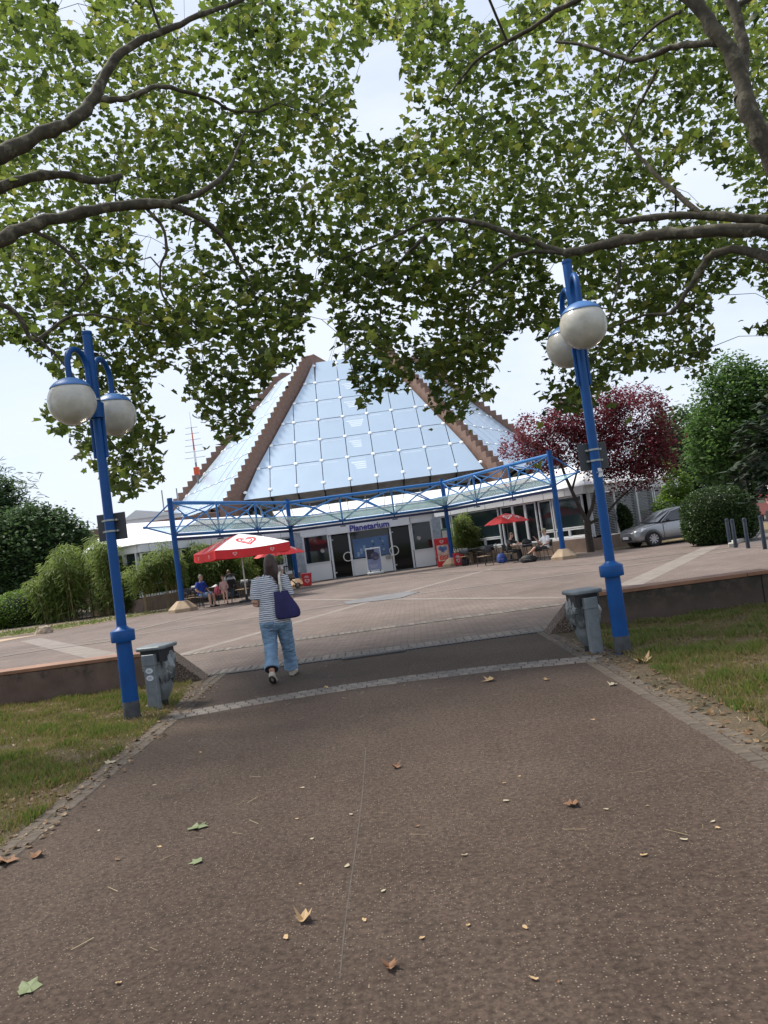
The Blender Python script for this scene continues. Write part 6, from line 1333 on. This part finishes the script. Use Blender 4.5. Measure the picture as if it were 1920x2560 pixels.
q = at(1715, 1200, 62); tree('far_dark_tree', (q.x, 62, 0), 'dark tree filling the gap far behind the lime shrub', 'tree', [(0, 0, 5, 3.2, 2.5, 4.2), (4, 1, 4.5, 3.5, 2.5, 4), (8, 2, 4.5, 4, 2.5, 4)], 12000, OVAL, .45, green_dark, (.3, 4, 6), clump=8, seed=10, lo=.75, core=coreM)
# loquat-like branches at the right edge, close to the camera side
q = at(1905, 1130, 20); t = empty('loquat_tree', (q.x+1.6, 20.4, 0), 0, 'dark loquat-like tree with long drooping leaves at the right edge', 'tree'); rg = random.Random(8); lv = []; lr = []
mb = MB(); mb.tube([(0, 0, -.05), (0, 0, 1.5), (-.1, 0, 2.6), (0, .1, 4.4)], [.14, .11, .09, .03], 10); mb.build('trunk', plumbark, t, smooth=True); mb = MB()
for (x, y, Y) in ((1885, 1110, 20), (1850, 1120, 20), (1860, 1160, 19.7), (1905, 1060, 20.3), (1910, 1180, 19.8), (1890, 1245, 19.6), (1905, 1010, 20.4), (1870, 1060, 20.2), (1925, 1130, 20), (1940, 1060, 20), (1945, 1200, 20), (1900, 1150, 20), (1920, 1090, 19.9), (1835, 1175, 19.9), (1905, 1225, 20), (1880, 1180, 20.1), (1930, 980, 20.2), (1960, 1120, 20), (1862, 1095, 20.2), (1896, 1085, 19.8), (1922, 1030, 20.3), (1925, 1160, 20.2), (1918, 1205, 20.3), (1878, 1140, 20.4), (1850, 1200, 20.2)):
    e = at(x, y, Y)-t.location; s0 = Vector((0, 0, rg.uniform(1.9, 3.6))); mb.tube([s0, (s0+e)/2+Vector((0, 0, .1)), e], [.03, .02, .01], 5)
    for k in range(16):
        a = rg.uniform(0, 2*PI); dr = Vector((math.cos(a), math.sin(a), rg.uniform(-1.0, .25))).normalized(); sd = dr.cross(Vector((0, 0, 1))).normalized(); nm = sd.cross(dr); lv.append(e+dr*.02+Vector((rg.uniform(-.12, .12), rg.uniform(-.12, .12), rg.uniform(-.12, .12)))); lr.append(np.array([sd[:], dr[:], nm[:]]).T)
mb.build('branches', plumbark, t, smooth=True)
leaf_cloud('crown', *OVAL, np.array([v[:] for v in lv]), np.array(lr), np.array([rg.uniform(.22, .36) for _ in lv]), leafmat('loquat_leaf', [(.012, .022, .010), (.02, .036, .016), (.035, .055, .03)], .12, rough=.65), t)
# left: dark tree, conifer, mixed shrubs
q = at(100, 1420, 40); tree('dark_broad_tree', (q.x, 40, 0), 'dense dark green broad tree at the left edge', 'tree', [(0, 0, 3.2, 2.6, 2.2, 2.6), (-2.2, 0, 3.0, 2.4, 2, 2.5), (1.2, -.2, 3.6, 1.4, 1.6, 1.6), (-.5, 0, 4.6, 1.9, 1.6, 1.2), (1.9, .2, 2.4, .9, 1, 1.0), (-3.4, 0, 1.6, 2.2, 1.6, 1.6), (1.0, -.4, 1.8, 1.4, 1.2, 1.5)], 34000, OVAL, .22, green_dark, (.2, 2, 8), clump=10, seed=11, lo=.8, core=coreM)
q = at(-30, 1330, 44); tree('conifer', (q.x, 44, 0), 'dark conifer tip at the left edge above the broad tree', 'tree', [(-.6+.1*k, 0, 3.5+1.0*k, 1.9-.26*k, 1.5-.2*k, .7) for k in range(6)]+[(1.2, 0, 6.6, .8, .7, .5), (1.5, 0, 7.6, .5, .5, .5)], 16000, BLADE, .5, green_dark, (.2, 6, 8), clump=10, seed=12, core=coreM)
q = g(45, 1570); tree('rounded_shrub', (q.x-.3, q.y+1.3, 0), 'low bright green trimmed shrub at the left edge', 'shrub', [(0, 0, .8, 1.5, 1.2, .9), (1.0, .2, .8, 1.0, 1.0, .8), (-1.6, 0, .7, 1.4, 1.2, .8)], 14000, OVAL, .10, green_lime, (.06, .5, 6), seed=13, lo=.85, core=coreM)
q = g(285, 1540); tree('leafy_shrub', (q.x+.3, q.y+1.5, 0), 'green leafy shrub between the left bamboo and the white wing', 'shrub', [(0, 0, .8, .8, .7, .85), (.2, 0, 1.7, .55, .5, .8), (1.0, .1, .6, .7, .6, .6)], 4500, OVAL, .14, green_mid, (.05, .8, 6), seed=14)
def bamboo(loc, label, w, d, h, n_culm, n_leaf, seed, ls=.2, top_only=.25):
    t = empty('bamboo_clump', loc, 0, label, 'bamboo', 'bamboo clumps before the left wing'); rg = random.Random(seed); P_ = []; Rr = []
    cm = M('bamboo_cane', (.20, .15, .06), .6, 0, .35, 3); cane = []
    for k in range(n_culm):
        x, y = rg.uniform(-w, w), rg.uniform(-d, d); hh = h*rg.uniform(.72, 1.08)*(1-.35*(abs(x)/w)**2); lx, ly = rg.gauss(x*.25, .2), rg.gauss(-.1, .2)
        pts = [(x, y, -.03), (x+lx*.1, y+ly*.1, hh*.4), (x+lx*.4, y+ly*.4, hh*.75), (x+lx, y+ly, hh)]; mb = MB(); mb.tube(pts, [.016, .014, .01, .004], 5, False); mb.build('cane', cm, t, fix=False)
        for q in range(n_leaf//n_culm):
            u = top_only+(1-top_only)*rg.random()**.8; i = min(2, int(u*3)); f_ = u*3-i; p = Vector(pts[i]).lerp(Vector(pts[i+1]), f_)
            a = rg.uniform(0, 2*PI); r = rg.random()**.7*.5*(1.15-u*.5); b = p+Vector((r*math.cos(a), r*math.sin(a), -.25*r+rg.gauss(0, .08)))
            dr = Vector((math.cos(a)+rg.gauss(0, .5), math.sin(a)+rg.gauss(0, .5), -.5+rg.gauss(0, .35))).normalized(); sd = dr.cross(Vector((rg.gauss(0, .4), rg.gauss(0, .4), 1))).normalized(); nm = sd.cross(dr); P_.append(b[:]); Rr.append(np.array([sd[:], dr[:], nm[:]]).T)
    rn = np.random.default_rng(seed); P_ = np.array(P_); tone = np.clip(rn.beta(2, 2, len(P_))*.8+.2*(P_[:, 2]/h)+.1*np.sin(P_[:, 0]*4+P_[:, 2]*3), 0, 1)
    leaf_cloud('crown', *BLADE, P_, np.array(Rr), rn.uniform(.7, 1.3, len(P_))*ls, bambM, t, tone); return t
q = g(215, 1548); bamboo((q.x+.1, q.y+1.2, 0), 'big pale green bamboo thicket behind the left lamp', 2.1, 1.1, 3.5, 70, 24000, 31, .24, .10)
q = g(395, 1530); bamboo((q.x+.0, q.y+.9, 0), 'bamboo clump between the left lamp and the first column', .75, .45, 2.9, 24, 8000, 32, .2, .42)
q = g(470, 1512); bamboo((q.x+.1, q.y+1.4, 0), 'bamboo clump right behind the first canopy column', .9, .45, 2.8, 24, 8000, 33, .2, .40)
q = g(560, 1500); bamboo((q.x+.0, q.y+1.6, 0), 'bamboo clump behind the big parasol', 1.0, .45, 2.6, 24, 8000, 34, .2, .35)
q = g(650, 1482); bamboo((q.x-.3, q.y+1.9, 0), 'bamboo clump behind the small left parasol', .9, .45, 2.5, 20, 6500, 35, .2, .3)
q = g(1180, 1408); t = bamboo((at(1170, 1395, 39.6).x, 39.6, 0), 'bright green bushy climber right of the third column', .55, .35, 2.55, 18, 6000, 36, .19, .38); t['group'] = 'bamboo clumps before the building'
# low planting along the left bed
rn = np.random.default_rng(41); P_ = np.stack([rn.uniform(-16, -9.2, 2600), rn.uniform(28.6, 31.6, 2600), np.zeros(2600)+.01], 1); P_ = P_[(P_[:, 1] > 28.6+(P_[:, 0]+12.4)*.85)]
o = leaf_cloud('bed_weeds', *BLADE, P_, np.einsum('ij,njk->nik', np.array([[1, 0, 0], [0, 0, -1], [0, 1, 0]]), rand_rot(len(P_), .6, rn)), rn.uniform(.05, .22, len(P_)), bambM); tag(o, 'loose green weeds along the edge of the left planting bed', 'weeds')

# ------------------------------------------------------------------ grass and leaf litter
def grass_mat():
    return leafmat('lawn_grass', [(.05, .095, .012), (.08, .135, .018), (.13, .155, .03), (.21, .16, .07)], .3)
gm = grass_mat(); GB = ([(-.5, 0, 0), (.5, 0, 0), (.32, .12, .55), (0, .42, 1)], [(0, 1, 2, 3)])
def lawn_grass(poly, n, seed, label):
    rn = np.random.default_rng(seed); xs = [p[0] for p in poly]; ys = [p[1] for p in poly]; P_ = np.stack([rn.uniform(min(xs), max(xs), n*2), min(ys)+(max(ys)-min(ys))*rn.random(n*2)**1.0, np.zeros(n*2)+.008], 1)
    def nz(x, y): return .55*np.sin(x*2.9+1.6*np.sin(y*3.7))+.55*np.sin(y*4.3+1.5*np.sin(x*3.6)+seed)+.6*np.sin(x*9.1+2*np.sin(y*8.2))+.6*np.sin(y*11.+2*np.sin(x*7.7))
    dens = nz(P_[:, 0], P_[:, 1]); keep = np.array([inside(poly, x, y) for x, y in P_[:, :2]]) & (rn.random(n*2) < np.clip(.62+.22*dens, .12, 1)); P_ = P_[keep][:n]; d = dens[keep][:n]
    az = rn.uniform(0, 2*PI, len(P_)); Rz = np.zeros((len(P_), 3, 3)); Rz[:, 0, 0] = np.cos(az); Rz[:, 0, 1] = -np.sin(az); Rz[:, 1, 0] = np.sin(az); Rz[:, 1, 1] = np.cos(az); Rz[:, 2, 2] = 1
    h = rn.uniform(.025, .07, len(P_))*(1+.25*np.clip(d, -1, 1.5)); Rz[:, :, 0] *= .12; Rz[:, :, 1] *= rn.uniform(.4, 1.6, len(P_))[:, None]
    o = leaf_cloud('grass', *GB, P_, Rz, h, gm, None, np.clip(rn.beta(2, 2.2, len(P_))+.36-.22*d*.8, 0, 1)); tag(o, label, 'grass'); return o
lawn_grass([(-8, -.5), (-2.62, -.5), (-2.72, 9), (-3.0, 11.0), (-8, 11.0)], 190000, 3, 'patchy mown grass on the left lawn')
lawn_grass([(2.3, -.5), (8, -.5), (8, 10.95), (2.45, 10.95), (2.4, 6)], 190000, 5, 'patchy mown grass on the right lawn with dry straw')
litM = leafmat('litter_leaf', [(.07, .042, .02), (.13, .078, .036), (.20, .13, .065), (.14, .07, .03)], .15)
v1, f1 = star_leaf(.9); v1 = [(x, y, .35*x*x+.12*math.sin(6*y)+.04) for x, y, z in v1]
rn = np.random.default_rng(77); P_ = []
for k in range(4200):
    s_ = rn.choice([-1, 1]); u = rn.random()**1.3*1.6
    if s_ < 0: x, y = -2.50-u*1.5+rn.normal(0, .06), rn.uniform(3.2, 10.6)
    else: x, y = 2.12+u*1.7+rn.normal(0, .06), rn.uniform(3.2, 10.6)
    P_.append((x, y, .012+rn.random()*.012))
P_ = np.array(P_); o = leaf_cloud('leaf_litter', v1, f1, P_, rand_rot(len(P_), .72, rn), rn.uniform(.012, .05, len(P_)), litM); tag(o, 'dry leaf crumbs gathered along both path edges', 'leaf litter')
strawP = np.stack([np.concatenate([rn.uniform(-2.5, 2.1, 70), rn.uniform(2.1, 4.5, 1100), rn.uniform(-4.5, -2.5, 730)]), rn.uniform(2.8, 11, 1900), np.full(1900, .012)], 1)
o = leaf_cloud('straw', [(-.02, 0, 0), (.02, 0, 0), (.015, 1, .03), (-.015, 1, .03)], [(0, 1, 2, 3)], strawP, np.array([np.array(Matrix.Rotation(a, 3, 'Z')) for a in rn.uniform(0, 2*PI, 1900)]), rn.uniform(.02, .13, 1900), leafmat('straw_stalk', [(.25, .19, .10), (.36, .30, .18)], .1)); tag(o, 'thin dry stalks scattered on path edges and lawn', 'straw')
# single fallen leaves lying on the path
fl_m = {'brown': M('dry_leaf_brown', (.20, .10, .05), .8, 0, .35, 30), 'tan': M('dry_leaf_tan', (.40, .27, .14), .8, 0, .3, 30), 'pale': M('dry_leaf_pale', (.36, .31, .21), .8, 0, .2, 30), 'green': M('fallen_leaf_green', (.15, .18, .085), .7, 0, .2, 30)}
def fallen(px, py, size, col, curl, label, rz=None, name='fallen_leaf', group=None):
    q = g(px, py); vs, fs = star_leaf(.85) if size > .045 else ([(.3*math.cos(a)*(1+.3*math.sin(3*a+px)), .4+.5*math.sin(a)*(1+.25*math.sin(2*a+py)), 0) for a in np.linspace(0, 5.7, 9)]+[(0, .4, 0)], [(i, (i+1) % 9, 9) for i in range(9)]); jj = random.Random(px); vs = [(x*(1+jj.uniform(-.16, .16)), y*(1+jj.uniform(-.14, .14)), z) for x, y, z in vs]; vs = [(x, y-.4, curl*(x*x*1.6+.5*(y-.4)**2)+.03*math.sin(9*x+4*y)+.02) for x, y, z in vs]
    me = bpy.data.meshes.new(name); me.from_pydata(vs, [], fs); me.materials.append(fl_m[col]); o = link(name, me); o.scale = (size,)*3; o.location = (q.x, q.y, .008); o.rotation_euler = (random.uniform(-.1, .1), random.uniform(-.1, .1), rz if rz is not None else random.uniform(0, 6.28)); tag(o, label, 'leaf', group)
for px, py, sz, col, cu, lab in ((497, 2071, .13, 'green', .15, 'pale green fallen leaf lying on the left half of the path'), (760, 2305, .075, 'tan', 1.3, 'curled tan leaf near the bottom centre of the path'), (975, 2426, .06, 'brown', 1.2, 'curled reddish brown leaf lowest on the path'), (1432, 2017, .075, 'brown', .9, 'reddish brown leaf on the right half of the path'), (990, 1922, .07, 'brown', 1.0, 'small brown leaf in the middle of the path'),
    (1223, 1704, .13, 'tan', .5, 'cluster-like tan leaf just before the cobble strip'), (1532, 1715, .09, 'pale', .6, 'pale leaf with long stalk at the right path edge'), (1608, 1658, .19, 'tan', .8, 'large folded tan leaf in the grass beside the right lamp'), (1898, 1585, .12, 'pale', .5, 'pale scrap in the grass at the right edge'), (278, 1910, .10, 'pale', .5, 'grey-green leaf on the left path edge'), (12, 2160, .15, 'brown', .4, 'large torn brown leaf at the left picture edge'), (95, 2143, .09, 'brown', .8, 'brown leaf on the path near the left edge'), (815, 1722, .07, 'tan', .8, 'yellowish leaf on the cobble strip behind the woman'), (76, 2475, .10, 'green', .2, 'grey-green leaf in the lower left corner'), (490, 2158, .08, 'green', .1, 'narrow pale green leaf below the big green leaf'), (1266, 2006, .045, 'pale', .6, 'pale leaf scrap right of the path centre'), (1366, 1702, .07, 'tan', .7, 'tan curled leaf near the right end of the cobble strip')):
    fallen(px, py, sz, col, cu, lab)
rg = random.Random(12)
for k in range(40):
    px = rg.uniform(200, 1800); py = rg.uniform(1640, 2540); q = g(px, py)
    if not (-2.3 < q.x < 1.95) or q.y > 11: continue
    fallen(px, py, rg.uniform(.018, .04), rg.choice(['tan', 'pale', 'brown', 'tan']), rg.uniform(.2, 1.2), 'tiny dry leaf scrap lying on the brown asphalt path', group='tiny leaf scraps scattered on the path')
